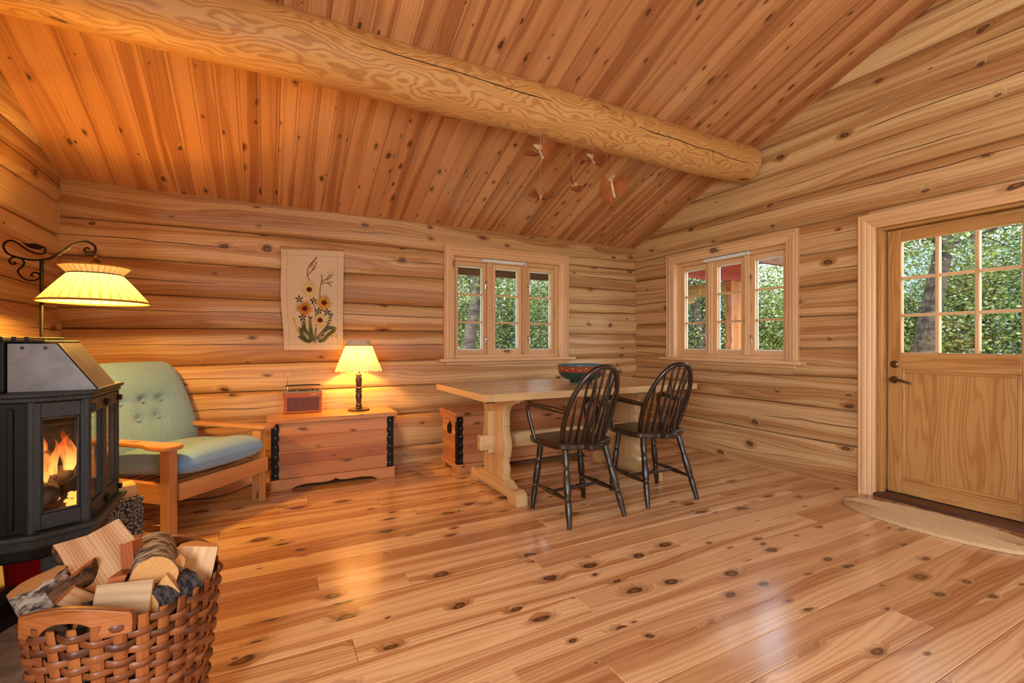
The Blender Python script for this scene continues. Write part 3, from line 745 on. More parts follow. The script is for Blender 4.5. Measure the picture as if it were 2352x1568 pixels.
MB().lathe([(.107, .537), (.1085, .542), (.107, .547)], 40).build('shade_binding', plain('straw_binding', S(216, 190, 140), .8), tl, smooth=60)
MB().sphere((0, 0, .43), .028, 14, 10, (1, 1, 1.25)).build('bulb', BULB, tl, smooth=60)
b1 = lamp('table_lamp_light', 'POINT', (0, 0, .45), power=54, color=(1, .49, .08), shadow_soft_size=.035); b1.parent = tl

fl = thing('floor_lamp', 'wrought iron floor lamp with scrolled arm and pleated cream shade', 'lamp', (-4.917, -1.03, 0), -.4816)
PXM = .00223 / 3.733
def zp(zx, zy): return ((zx - 352) * PXM, 0, 1.1 + (787 - 480) * .00223 - zy * PXM)
MB().tube([(0, 0, .01), (0, 0, .7), (0, 0, zp(352, 438)[2])], .0085, 12).build('pole', M['iron'], fl, smooth=60)
MB().lathe([(0, 0), (.14, 0), (.142, .01), (.10, .02), (.03, .028), (.014, .05), (0, .05)], 28).build('base', M['iron'], fl, smooth=40)
sc1 = [(352, 322), (382, 340), (372, 380), (300, 380), (220, 345), (150, 295), (90, 270), (38, 288), (25, 330), (60, 380), (130, 410), (230, 432), (330, 438), (430, 420), (510, 375), (590, 320), (680, 285), (750, 282), (806, 318), (812, 358), (778, 382), (735, 370), (718, 345), (742, 332), (762, 345)]
MB().tube(catmull([zp(*q) for q in sc1], 5), .0048, 8).build('scroll_arm', M['iron'], fl, smooth=60)
sc2 = [(122, 455), (122, 472), (88, 468), (75, 440), (105, 415), (165, 420), (202, 455), (190, 490), (150, 525), (160, 560), (215, 605), (290, 613), (338, 585), (325, 552), (285, 545), (260, 568), (278, 576)]
MB().tube(catmull([zp(*q) for q in sc2], 5), .0042, 8).build('scroll', M['iron'], fl, smooth=60)
lfp = catmull([(185, 285, 0), (235, 298, 0), (300, 297, 0), (350, 315, 0), (365, 330, 0), (320, 345, 0), (260, 335, 0), (215, 308, 0)], 4, True)
MB().prism([(zp(p.x, p.y)[0], zp(p.x, p.y)[2]) for p in lfp], -.003, .003, lambda a, b, q: (a, q, b), g=0).build('iron_leaf', M['iron'], fl)
MB().tube(catmull([zp(360, 462), zp(440, 428), zp(520, 385), zp(600, 330)], 5), .0022, 6).build('lamp_cord', M['brass'], fl, smooth=60)
sx = zp(815, 0)[0]
so = MB().tube([(zp(800, 375)[0], 0, zp(0, 375)[2]), (sx, 0, zp(0, 402)[2])], .004, 8)
so.lathe([(0, .0), (.007, .0), (.009, -.008), (.006, -.014), (.012, -.022), (.021, -.036), (.024, -.056), (.024, -.075), (0, -.075)][::-1], 18, c=(sx, 0, zp(0, 395)[2]))
so.build('socket', M['brass'], fl, smooth=50)
ztop = zp(0, 500)[2]; zneck = zp(0, 568)[2]; zbot = zp(0, 800)[2]
prs = [(.222, zbot), (.196, zbot + .033), (.168, zbot + .07), (.14, zbot + .105), (.112, zneck), (.108, zneck + .004), (.118, zneck + .014), (.132, ztop - .012), (.141, ztop)]
NPL = 34; n_ = NPL * 6; mb = MB(); vs_ = []; F_ = []; U_ = []
for i, (r_, z_) in enumerate(prs):
    for k in range(n_):
        a_ = 2 * pi * k / n_; q = r_ * (1 + (.0 if i in (0, 4, 5, 8) else .013) * (abs(sin(a_ * NPL / 2)) ** .5 - .5)); vs_.append((sx + q * cos(a_), q * sin(a_), z_))
for i in range(len(prs) - 1):
    for k in range(n_):
        k2 = (k + 1) % n_; F_.append([i * n_ + k, i * n_ + k2, (i + 1) * n_ + k2, (i + 1) * n_ + k]); U_.append([(k / 6, 0), ((k + 1) / 6, 0), ((k + 1) / 6, 1), (k / 6, 1)])
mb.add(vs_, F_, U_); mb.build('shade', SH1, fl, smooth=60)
CRD = plain('shade_braid', S(196, 142, 52), .8, 0, .2, 90)
for r_, z_, q in ((.222, zbot, .005), (.141, ztop, .004), (.110, zneck + .002, .003)):
    MB().tube([(sx + r_ * cos(2 * pi * k / 64), r_ * sin(2 * pi * k / 64), z_ + (.0012 * sin(k * pi))) for k in range(65)], q, 8).build('shade_trim', CRD if q > .0035 else M['iron'], fl, smooth=60)
MB().sphere((sx, 0, zneck - .065), .03, 14, 10, (1, 1, 1.3)).build('bulb', BULB, fl, smooth=60)
b2 = lamp('floor_lamp_light', 'POINT', (sx, 0, zneck - .075), power=140, color=(1, .49, .08), shadow_soft_size=.04); b2.parent = fl

# ------------------------------------------------------------------ armchair
def fabric(name, c1, c2):
    N = NT(name); tc = N.n('ShaderNodeTexCoord'); n1 = N.noise(tc.outputs['Object'], 260, 2, .7); n2 = N.noise(tc.outputs['Object'], 6, 2)
    col = N.mix(N.mr(n1, .35, .65), c1, c2); col = N.mix(N.math('MULTIPLY', n2, .25), col, c2)
    wv = N.n('ShaderNodeTexWave'); wv.inputs['Scale'].default_value = 90; N.l(tc.outputs['Object'], wv.inputs['Vector'])
    N.bsdf(col, .95, 0, N.bump(N.math('ADD', n1, N.math('MULTIPLY', wv.outputs[1], .5)), .5, .0025), Sheen_Weight=.4); return N.m
FAB = fabric('blue_wool', S(146, 188, 222), S(94, 148, 202))
ac = thing('armchair', 'pine armchair with buttoned light blue wool cushions in the corner', 'armchair', (-4.165, -.795, 0), .818)
FW = M['furn']
for s_ in (-1, 1):
    MB().box(s_ * .323 - .024, s_ * .323 + .024, -.036, .036, 0, .50, g=2).build('leg', FW, ac, bevel=.005)
    MB().box(s_ * .323 - .022, s_ * .323 + .022, .56, .62, 0, .50, g=2).build('leg', FW, ac, bevel=.005)
    MB().box(s_ * .323 - .018, s_ * .323 + .018, .036, .56, .185, .30, g=1).build('side_rail', FW, ac, bevel=.004)
    o_, i_ = .40, .285
    ap = catmull([(i_, -.05, 0), (.30, -.075, 0), (.35, -.088, 0), (.39, -.075, 0), (o_, -.04, 0), (o_, .05, 0), (.385, .10, 0), (.365, .15, 0), (.36, .3, 0), (.358, .66, 0), (.30, .67, 0), (.292, .5, 0), (.288, .2, 0), (i_, .05, 0)], 4, True)
    MB().prism([(s_ * p.x, p.y) for p in ap], .50, .528, lambda a, b, q: (a, b, q), g=1).build('armrest', FW, ac, bevel=.007)
MB().box(-.30, .345, -.06, -.036, .205, .305).build('front_rail', FW, ac, bevel=.005)
MB().box(-.30, .30, .56, .585, .185, .28).build('back_rail', FW, ac, bevel=.004)
MB().prism([(.60, .30), (.63, .30), (.80, .90), (.77, .90)], -.24, -.20, lambda a, b, q: (q, a, b), g=1).build('back_stile', FW, ac, bevel=.004)
MB().prism([(.60, .30), (.63, .30), (.80, .90), (.77, .90)], .20, .24, lambda a, b, q: (q, a, b), g=1).build('back_stile', FW, ac, bevel=.004)
for k in range(5):
    MB().box(-.30, .30, .04 + k * .11, .085 + k * .11, .282 - k * .010, .296 - k * .010).build('seat_slat', FW, ac)
def cushion(hwf, hh, th, fr, buttons=(), n=44, m=44, pw=.42):
    """closed pillow; hwf(v) half width; fr(x,y,d)->xyz"""
    mb = MB(); top = []; bot = []
    for i in range(m + 1):
        v = -1 + 2 * i / m; v = sin(v * pi / 2) * .35 + v * .65; a = []; b = []
        for j in range(n + 1):
            u = -1 + 2 * j / n; u = sin(u * pi / 2) * .35 + u * .65
            # round the corners of the outline
            su = u * (1 - .10 * abs(v) ** 8) ; sv = v * (1 - .05 * abs(u) ** 8)
            x_ = su * hwf(v); y_ = sv * hh
            e = max(0, (1 - abs(u) ** 7)) ** pw * max(0, (1 - abs(v) ** 7)) ** pw
            d = th * e * (.80 + .20 * (1 - u * u) * (1 - v * v))
            dd = d
            for bx, by in buttons:
                r2 = ((x_ - bx) ** 2 + (y_ - by) ** 2); dd -= .034 * math.exp(-r2 / (2 * .026 ** 2)) + .024 * math.exp(-r2 / (2 * .07 ** 2))
            a.append(fr(x_, y_, dd)); b.append(fr(x_, y_, -d * .75))
        top.append(a); bot.append(b)
    mb.grid(top); mb.grid([r_[::-1] for r_ in bot])
    return mb
# seat cushion: u across, v front(-)->back(+)
st_ = -.10
mb = cushion(lambda v: .298, .335, .105, lambda x_, y_, d: (x_, .225 + y_, .400 + st_ * (y_ + .3) * .9 + .0 + d), [(-.12, -.02), (.12, -.02)], pw=.5)
mb.build('seat_cushion', FAB, ac, smooth=80)
lean = R(17)
BT = [(-.135, .045), (.005, .05), (.125, .05), (-.045, -.075), (.085, -.07)]
def frb(x_, y_, d): return (x_, .575 + (y_ + .30) * sin(lean) - d * cos(lean), .385 + (y_ + .30) * cos(lean) - d * sin(lean) * -1 * -1)
mb = cushion(lambda v: .350 - .055 * max(0, v + .1) ** 1.5 + .014 * math.exp(-((v + .55) ** 2) / .05), .310, .088, frb, BT)
bc = mb.build('back_cushion', FAB, ac, smooth=80)
for bx, by in BT:
    p = frb(bx, by, .088 * .93 - .052 + .006)
    MB().sphere(p, .0125, 12, 8, (1, .6, 1)).build('button', FAB, bc, smooth=80)

# ------------------------------------------------------------------ embroidered wall hanging
tp = thing('wall_hanging', 'linen wall hanging embroidered with yellow daisies on the log wall', 'wall hanging', (-3.80, -.035, 1.04))
LN = NT('linen'); tc = LN.n('ShaderNodeTexCoord'); a_ = LN.noise(LN.vmul(tc.outputs['Object'], (500, 60, 60)), 1, 1); b_ = LN.noise(LN.vmul(tc.outputs['Object'], (60, 60, 500)), 1, 1)
LN.bsdf(LN.mix(LN.math('ADD', a_, LN.math('SUBTRACT', b_, .5), clamp=True), S(232, 216, 184), S(196, 176, 142)), .95, 0, LN.bump(LN.math('ADD', a_, b_), .3, .001))
def cloth(x_, z_):   # 0..1 coordinates -> position
    w_ = .487 + .0 * z_; X = .024 * (1 - z_) * (1 - x_) + x_ * w_ + .006 * sin(z_ * 7 + 1) * (1 - x_) - .004 * sin(z_ * 5) * x_
    return (X - .012 * 0, .006 * sin(x_ * 5 + z_ * 2) + .003 * sin(z_ * 9), z_ * (.818 + .022 * x_))
rows = [[cloth(j / 30, i / 40) for j in range(31)] for i in range(41)]
mb = MB(); mb.grid([[(p[0], p[1] - .002, p[2]) for p in r_] for r_ in rows]); mb.grid([[(p[0], p[1] + .002, p[2]) for p in r_][::-1] for r_ in rows])
mb.build('linen_cloth', LN.m, tp, smooth=80)
def hem(pts): return MB().tube(pts, .0016, 5)
HM = plain('hem_thread', S(140, 112, 78), .9)
for q in ([cloth(.09, t / 30) for t in range(31)], [cloth(.90, t / 30) for t in range(31)], [cloth(t / 30, .055) for t in range(31)], [cloth(t / 30, .945) for t in range(31)]):
    hm = MB()
    for k in range(len(q) - 1):
        a = Vector(q[k]) + Vector((0, -.0022, 0)); b = Vector(q[k + 1]) + Vector((0, -.0022, 0)); hm.tube([a, a.lerp(b, .7)], .0012, 5)
    hm.build('hem_stitch', HM, tp)
def ep(zx, zy, d=.004):   # position from the drawing of the embroidery
    t = cloth((zx - 175) / 370, (690 - zy) / 590); return Vector((t[0], t[1] - d, t[2]))
CR = plain('yarn_cream', S(236, 212, 140), .9, 0, .15, 200); YE = plain('yarn_yellow', S(226, 166, 48), .9, 0, .2, 200); OR = plain('yarn_orange', S(214, 138, 44), .9, 0, .2, 200)
MR = plain('yarn_maroon', S(96, 34, 22), .95, 0, .2, 300); BRN = plain('yarn_brown', S(92, 58, 36), .9, 0, .2, 200); GRN = plain('yarn_green', S(92, 98, 42), .9, 0, .25, 200); YL = plain('yarn_lemon', S(222, 190, 60), .9, 0, .2, 200); DKB = plain('yarn_dark', S(58, 40, 26), .9)
def petal(mb, c, ang_, L, w_, d=.006):
    a = c + Vector((cos(ang_) * L * .15, -.001, sin(ang_) * L * .15)); b = c + Vector((cos(ang_) * L, .001, sin(ang_) * L)); m_ = a.lerp(b, .55) + Vector((0, -.004, 0))
    mb.tube([a, m_, b], [w_ * .5, w_, w_ * .35], 6, flat=.5, up=(-sin(ang_), 0, cos(ang_)))
for (zx, zy, rr, mt) in ((338, 333, 55, CR), (427, 410, 52, YE), (311, 446, 50, OR), (400, 514, 50, CR)):
    c = ep(zx, zy, .006); pt = MB(); L = rr * .487 / 370 * 1.0
    for k in range(18): petal(pt, c, 2 * pi * k / 18 + .05 * sin(k * 7), L * (1 + .12 * sin(k * 5)), .0062)
    f_ = pt.build('flower', mt, tp, smooth=60)
    MB().sphere(tuple(c + Vector((0, -.006, 0))), .021, 12, 8, (1, .5, 1)).build('flower_center', MR, f_, smooth=60)
stem = MB()
for P in ([(370, 650), (372, 600), (376, 500), (370, 440), (345, 380)], [(360, 650), (365, 590), (372, 560)], [(338, 280), (325, 240), (330, 205), (348, 175), (380, 140)], [(325, 250), (345, 230), (375, 195)], [(402, 380), (402, 330), (410, 290), (440, 265), (465, 235)], [(410, 300), (440, 290), (470, 285)], [(410, 290), (412, 260), (410, 245)], [(440, 275), (455, 262), (480, 240)], [(445, 292), (460, 300), (470, 312)]):
    stem.tube(catmull([ep(*q) for q in P], 4), .0028, 5)
stem.build('embroidered_stem', BRN, tp)
sd = MB()
for (zx, zy) in [(372, 148), (365, 160), (358, 170), (376, 172), (372, 185), (362, 195), (350, 188), (365, 208), (352, 180), (378, 145), (342, 200), (356, 212)]: sd.sphere(tuple(ep(zx, zy, .006)), .0055, 6, 5, (1, .6, 1.5))
sd.build('seed_stitch', plain('yarn_rust', S(160, 96, 44), .9), tp)
um = MB()
for (zx, zy) in [(410, 243), (462, 218), (475, 226), (482, 240), (455, 240), (470, 244), (455, 290), (468, 288), (480, 285), (470, 312), (460, 305), (405, 250), (415, 240), (448, 228)]: um.sphere(tuple(ep(zx, zy, .005)), .005, 6, 5, (1.3, .6, .8))
um.build('umbel_stitch', plain('yarn_pale', S(206, 190, 140), .9), tp)
lv = MB()
for (cx_, cy_) in ((280, 390), (365, 400), (395, 460), (295, 498), (445, 465)):
    for k in range(5): petal(lv, ep(cx_, cy_), 2 * pi * k / 5 + .4, .033, .006)
lv.build('leaf_star', DKB, tp, smooth=60)
fern = MB(); rt = random.Random(4)
for P in ([(345, 645), (310, 630), (285, 590), (283, 565)], [(358, 640), (345, 600), (340, 560), (342, 500)], [(372, 630), (410, 590), (445, 550), (470, 480)], [(380, 640), (420, 630), (450, 600), (480, 580)], [(420, 580), (460, 560), (490, 565)], [(350, 645), (325, 600), (305, 570), (300, 545)], [(330, 640), (300, 630), (275, 610)]):
    cv = catmull([ep(*q) for q in P], 5); fern.tube(cv, .0022, 5)
    for k in range(1, len(cv)):
        t = cv[k] - cv[k - 1]; an = atan2(t.z, t.x)
        for s_ in (-1, 1): petal(fern, cv[k], an + s_ * .8, .021, .0048)
fern.build('embroidered_leaf', GRN, tp, smooth=60)
yb = MB()
for (zx, zy) in [(243, 505), (246, 520), (240, 512), (250, 532), (255, 550), (262, 562), (258, 575), (266, 580), (272, 588), (488, 562), (496, 570), (490, 580), (475, 600), (482, 607), (500, 612), (470, 595), (468, 610), (445, 620)]: yb.sphere(tuple(ep(zx, zy, .005)), .0075, 6, 5, (1.1, .6, .9))
yb.build('bud_stitch', YL, tp)
tiny = MB()
for (zx, zy) in ((300, 525), (412, 605)):
    for k in range(9): petal(tiny, ep(zx, zy), 2 * pi * k / 9, .026, .0038)
ty = tiny.build('small_flower', plain('yarn_beige', S(190, 160, 112), .9), tp)
for (zx, zy) in ((300, 527), (412, 603)): MB().sphere(tuple(ep(zx, zy, .008)), .008, 8, 6, (1, .5, 1)).build('flower_center', MR, ty)
MB().tube([(-.0, .002, .84), (.49, .002, .862)], .006, 8).build('hanging_rod', M['furn'], tp)

# ------------------------------------------------------------------ oval braided rug
rg = MB(); A, B_ = .205, .475; nr = 15; P = []; n_ = 96
for i in range(nr * 6 + 1):
    t = i / (nr * 6); row = []
    for k in range(n_):
        an = 2 * pi * k / n_; ra = .004 + (A - .004) * t; rb = (B_ - A) + .004 + (A - .004) * t
        h_ = .015 + .0075 * abs(sin(pi * t * nr)) + .0012 * sin(k * pi * .5 + i)
        if i == nr * 6: h_ = .001
        row.append((ra * cos(an), rb * sin(an), h_))
    P.append(row)
rg.grid(P, closed_u=True)
RG = NT('jute'); tc = RG.n('ShaderNodeTexCoord'); n1 = RG.noise(tc.outputs['Object'], 140, 3, .7)
RG.bsdf(RG.mix(n1, S(222, 194, 148), S(168, 132, 90)), .95, 0, RG.bump(n1, .6, .003))
rug = tag(rg.build('rug', RG.m, smooth=80), 'oval braided jute rug on the floor before the door', 'rug'); rug.location = (-.335, -2.935, 0)

# ------------------------------------------------------------------ fan birds hanging from the beam
BW1 = wood('bird_wood', S(170, 98, 48), S(130, 66, 28), kd=0, rough=.6, tint=.05, freq=120); BW2 = plain('bird_pale', S(226, 206, 160), .6)
def fan(mb, a0, a1, r0, L, n, tilt, cup, droop=0.):
    for k in range(n):
        t = (k + .5) / n; an = a0 + (a1 - a0) * t; hw_ = (a1 - a0) / n * .56
        rows = []
        for j in range(6):
            q = j / 5; r_ = r0 + (L - r0) * q; wv_ = hw_ * (1 if j < 4 else (.9 if j == 4 else .15))
            zz = cup * q * q + tilt * q * (t - .5) + (.0012 if k % 2 else -.0004)
            rows.append([(r_ * cos(an - wv_), r_ * sin(an - wv_), zz - droop * q * q * abs(t - .5)), (r_ * cos(an + wv_), r_ * sin(an + wv_), zz + .001 - droop * q * q * abs(t - .5))])
        mb.grid(rows); mb.grid([[(p[0], p[1], p[2] - .0012) for p in r_] for r_ in rows])
def bird(label, loc, roll, tilt, s_, thr, tw=.10):
    e1 = Vector((cos(.4816), -sin(.4816), 0)); e2 = Vector((0, 0, 1)); e3 = Vector((-sin(.4816), -cos(.4816), 0))
    lat = (e1 * cos(roll) + e2 * sin(roll)); per = (-e1 * sin(roll) + e2 * cos(roll)); nz_ = e3 * cos(tilt) + per * sin(tilt); bd = lat.cross(nz_)
    mt = Matrix((bd, lat, nz_)).transposed(); rot = mt.to_euler()
    b = thing('wooden_bird', label, 'ornament', loc, 0, 'fan birds hanging from the beam'); b.rotation_euler = rot; b.scale = (s_, s_, s_)
    MB().tube([(.085, 0, .014), (.075, 0, .014), (.062, 0, .011), (.04, 0, .003), (.0, 0, 0), (-.04, 0, 0), (-.06, 0, .002)], [.001, .007, .010, .009, .010, .007, .003], 8).build('body', BW2, b, smooth=60)
    for sd_ in (1, -1):
        m_ = MB(); fan(m_, sd_ * R(22), sd_ * R(158), .008, .118, 18, tw * sd_, .03); m_.build('wing', BW1, b)
    m_ = MB(); fan(m_, R(138), R(222), .0, .056, 12, .03, .02)
    for i in range(len(m_.v)): m_.v[i] = (m_.v[i][0] - .045, m_.v[i][1], m_.v[i][2])
    m_.build('tail', BW2, b)
    up_ = mt.transposed() @ Vector((0, 0, thr / s_))
    MB().tube([(0, 0, .008), up_], .0006 / s_, 4).build('hanging_thread', M['thread'], b)
BZ = 2.56
bird('wooden fan bird nearest the left, hanging high under the beam', (-2.225, -1.51, 2.395), R(12), R(38), 1.0, BZ - 2.395)
bird('wooden fan bird hanging close against the beam, second from the left', (-1.785, -1.51, 2.428), R(8), R(46), .86, BZ - 2.428)
bird('large dark wooden fan bird hanging at the right, wings tilted up', (-1.60, -1.51, 2.262), R(22), R(-40), 1.0, BZ - 2.262)
bird('small wooden fan bird hanging edge-on in the middle of the group', (-1.956, -1.51, 2.22), R(-58), R(60), .6, BZ - 2.22)
bird('wooden fan bird hanging lowest, seen flat from the side', (-2.228, -1.51, 2.085), R(2), R(80), .9, BZ - 2.085)
# ------------------------------------------------------------------ hearth slab and wood stove
hs = MB(); rh_ = random.Random(2)
hp = [(XL + .02, -3.1), (-4.50, -3.05), (-4.50, -2.2), (-4.36, -2.1), (-4.36, -1.06), (XL + .02, -1.02)]
hearth = tag(MB().prism(hp, -.001, .022, lambda a, b, q: (a, b, q)).build('hearth_slab', M['stone'], bevel=.006), 'grey stone hearth slab under the wood stove', 'hearth')
HZ = .022
sv = thing('wood_stove', 'black cast iron wood stove with glazed corner doors and burning fire', 'stove', (-4.75, -1.66, HZ))
SB, SK = M['stove'], M['stoveblk']
z0s, z1s = .40 - HZ, .88 - HZ
def outline(o): # plan outline offset by o
    return [(-.27 - o, -.276 - o), (.094 + o * .5, -.276 - o), (.23 + o, -.2025 - o * .6), (.23 + o, .2025 + o * .6), (.094 + o * .5, .276 + o), (-.27 - o, .276 + o)]
idz = lambda a, b, q: (a, b, q)
MB().prism(outline(.012), z0s - .06, z0s - .02, idz).build('base_plate', SB, sv, bevel=.008)
MB().prism(outline(.034), z0s - .022, z0s, idz).build('base_rim', SB, sv, bevel=.007)
MB().prism(outline(-.02), z0s - .11, z0s - .06, idz).build('ash_box', SK, sv, bevel=.01)
MB().prism(outline(.014), z1s, z1s + .018, idz).build('top_moulding', SB, sv, bevel=.006)
MB().prism(outline(.024), z1s + .018, z1s + .034, idz).build('top_plate', SB, sv, bevel=.006)
for sy in (-1, 1):
    p_ = MB(); ya, yb = (sy * .276, sy * .256); p_.box(-.27, .08, min(ya, yb), max(ya, yb), z0s, z1s)
    for k in range(7): p_.box(-.25 + k * .046, -.232 + k * .046, min(sy * .276, sy * .286), max(sy * .276, sy * .286), z0s + .02, z1s - .02)
    p_.build('side_panel', SK, sv, bevel=.004)
MB().box(-.27, -.25, -.256, .256, z0s, z1s).build('back_panel', SK, sv)
for sy in (-1, 1):
    for (px_, py_) in ((.094, .276), (.23, .2025)):
        MB().tube([(px_ - .006, sy * (py_ - .006), z0s), (px_ - .006, sy * (py_ - .006), z1s)], .015, 14).build('corner_post', SB, sv, smooth=60)
def facet(pa, pb, name, nin, bor=.022, zb=.055):
    """glazed door between plan points pa,pb (seen left to right from outside); nin inward normal"""
    pa, pb = Vector((*pa, 0)), Vector((*pb, 0)); d = (pb - pa); L = d.length; d.normalize(); nn = Vector((*nin, 0))
    fr = lambda a, b, q: tuple(pa + d * a + nn * q + Vector((0, 0, b)))
    f = MB(); za, zb_ = z0s + .006, z1s - .004; B = bor
    for (a0, a1, b0, b1) in ((.002, B, za, zb_), (L - B, L - .002, za, zb_), (B, L - B, za, za + zb), (B, L - B, zb_ - zb, zb_)):
        f.prism([(a0, b0), (a1, b0), (a1, b1), (a0, b1)], -.006, .02, fr)
    for (a0, a1, b0, b1) in ((B, B + .008, za + zb, zb_ - zb), (L - B - .008, L - B, za + zb, zb_ - zb), (B, L - B, za + zb, za + zb + .008), (B, L - B, zb_ - zb - .008, zb_ - zb)):
        f.prism([(a0, b0), (a1, b0), (a1, b1), (a0, b1)], .004, .018, fr)
    f = f.build(name, SB, sv, bevel=.003)
    g = MB(); g.prism([(B + .002, za + zb), (L - B - .002, za + zb), (L - B - .002, zb_ - zb), (B + .002, zb_ - zb)], .010, .014, fr); g.build('pane', M['glass'], f)
    return f
k45 = Vector((-.136, .0735)).normalized(); nrm = Vector((-.0735, .136)); 
n1 = Vector((-(.2025 - .276) * -1, 0))
def inward(a, b):
    d = Vector((b[0] - a[0], b[1] - a[1])).normalized(); n_ = Vector((-d.y, d.x))
    mid = Vector(((a[0] + b[0]) / 2, (a[1] + b[1]) / 2)); return tuple(n_ if n_.dot(Vector((-.05, 0)) - mid) > 0 else -n_)
for a_, b_, nm in (((.094, -.276), (.23, -.2025), 'side_door'), ((.23, -.2025), (.23, 0), 'front_door'), ((.23, 0), (.23, .2025), 'front_door'), ((.23, .2025), (.094, .276), 'side_door')):
    facet(a_, b_, nm, inward(a_, b_))
for yq in (-.19, -.012, .012, .19):
    for zq in (z0s + .03, z1s - .035): MB().box(.232, .252, yq - .009, yq + .009, zq - .012, zq + .012).build('hinge', SK, sv, bevel=.003)
for (lx, ly) in ((.12, -.19), (.12, .19), (-.21, -.20), (-.21, .20)):
    l_ = MB().box(lx - .028, lx + .028, ly - .022, ly + .022, .0, z0s - .055).build('leg', M['stove'], sv, bevel=.008)
    MB().lathe([(0, 0), (.009, 0), (.009, .006), (.004, .008), (.004, .028), (0, .028)], 10, M=Matrix.Translation((lx + .028, ly, z0s - .10)) @ Matrix.Rotation(pi / 2, 4, 'Y')).build('bolt', M['chrome'], l_)
# firebox lining, embers, logs, flames
fb = MB(); FBK = plain('firebrick', S(44, 39, 35), .9, 0, .3, 12, .3, .004)
fb.box(-.245, -.215, -.25, .25, z0s, z1s); fb.box(-.215, .19, -.22, .22, z0s, z0s + .02); fb.box(-.215, .06, -.25, -.235, z0s, z1s); fb.box(-.215, .06, .235, .25, z0s, z1s)
fb.build('firebox_lining', FBK, sv)
CHAR = plain('charred_log', S(150, 132, 118), .95, 0, .4, 22, .8, .008, color2=S(40, 34, 30))
for (p0, p1, r_) in (((-.05, -.20, .07), (.07, .16, .08), .045), ((.10, -.17, .06), (-.06, .14, .075), .05), ((.04, -.20, .15), (.0, .16, .155), .042)):
    MB().tube([Vector((p0[0], p0[1], z0s + p0[2] + .045)).lerp(Vector((p1[0], p1[1], z0s + p1[2] + .045)), t / 5) for t in range(6)], [r_ * .8, r_, r_ * 1.05, r_, r_ * .96, r_ * .8], 12).build('burning_log', CHAR, sv, smooth=60)
FN = NT('flame'); tc = FN.n('ShaderNodeTexCoord'); spx = FN.n('ShaderNodeSeparateXYZ'); FN.l(tc.outputs['Object'], spx.inputs[0])
hgt = FN.mr(spx.outputs[2], z0s + .10, z0s + .34, 0, 1, False)
nz = FN.noise(FN.vmul(tc.outputs['Object'], (24, 24, 9)), 1, 3)
cr = FN.n('ShaderNodeValToRGB'); cr.color_ramp.elements[0].color = (1, .50, .10, 1); cr.color_ramp.elements[1].color = (.75, .08, .01, 1); cr.color_ramp.elements[1].position = .8
FN.l(FN.math('ADD', hgt, FN.math('MULTIPLY', FN.math('SUBTRACT', nz, .5), .6)), cr.inputs[0])
em = FN.n('ShaderNodeEmission'); FN.l(cr.outputs[0], em.inputs[0]); em.inputs[1].default_value = 2.4
tr = FN.n('ShaderNodeBsdfTransparent'); mx = FN.n('ShaderNodeMixShader')
al = FN.math('MULTIPLY', FN.mr(hgt, 1.0, .1, .0, 1.0), FN.mr(nz, .32, .58, .1, .95)); FN.l(al, mx.inputs[0]); FN.l(tr.outputs[0], mx.inputs[1]); FN.l(em.outputs[0], mx.inputs[2]); FN.l(mx.outputs[0], FN.out.inputs[0])
rfm = random.Random(11)
for k in range(26):
    bx, by = rfm.uniform(-.08, .10), rfm.uniform(-.20, .14); H_ = rfm.uniform(.12, .31); r_ = rfm.uniform(.016, .032); ph = rfm.uniform(0, 6)
    P = []; Q = []
    for j in range(10):
        t = j / 9; P.append((bx + .022 * t * sin(t * 5 + ph), by + .026 * t * sin(t * 4 + ph * 2), z0s + .15 + H_ * .85 * t)); Q.append(max(.001, r_ * (sin(pi * min(1, t * .85 + .15)) ** .8) * (1 - t * .5)))
    MB().tube(P, Q, 10, flat=.6).build('flame', FN.m, sv, smooth=80)
em_ = MB()
for k in range(26): em_.sphere((rfm.uniform(-.05, .16), rfm.uniform(-.19, .19), z0s + .028), rfm.uniform(.010, .02), 7, 5, (1, 1, .6))
em_.build('ember', emis('ember_glow', (1, .25, .04, 1), 3.0), sv)
fg = lamp('fire_light', 'POINT', (.05, 0, z0s + .22), power=2.2, color=(1, .42, .12), shadow_soft_size=.07); fg.parent = sv
# galvanised hood on top
zh0, zh1 = .915 - HZ, 1.098 - HZ
sidep = [(.0, zh0), (.262, zh0), (.140, zh1), (.0, zh1)]
for sy, yq in ((-1, -.2), (1, .05)):
    h_ = MB().prism(sidep, yq, yq - sy * .002, lambda a, b, q: (a, q, b)).build('hood_side', M['zinc'], sv)
    for xx_ in (.04, .105): MB().lathe([(0, -.0005), (.0065, -.0005), (.0065, .0008), (0, .0008)], 12, M=Matrix.Translation((xx_, yq + sy * .0003, zh1 - .018)) @ Matrix.Rotation(pi / 2 * sy, 4, 'X')).build('hole', M['black'], h_)
hf = MB(); pf = [(.262, zh0), (.140, zh1), (.137, zh1 - .002), (.259, zh0 - .002)]
hf.prism(pf, -.2, .05, lambda a, b, q: (a, q, b)); hf.prism([(.262, zh0), (.272, zh0 + .004), (.270, zh0 + .007), (.258, zh0 + .004)], -.2, .05, lambda a, b, q: (a, q, b)); hf.build('hood_front', M['zinc'], sv)
MB().box(.0, .14, -.2, .05, zh1 - .002, zh1).build('hood_top', M['zinc'], sv)
MB().box(-.27, -.004, -.215, .215, z1s + .034, zh1 + .004).build('rear_casing', SK, sv, bevel=.006)
gr = MB().box(-.27, .10, -.19, .19, zh1 + .001, zh1 + .010).build('top_grille', SK, sv, bevel=.003)
for k in range(9): MB().box(-.25 + k * .036, -.236 + k * .036, -.18, .18, zh1 + .010, zh1 + .024).build('grille_fin', SK, gr, bevel=.002)
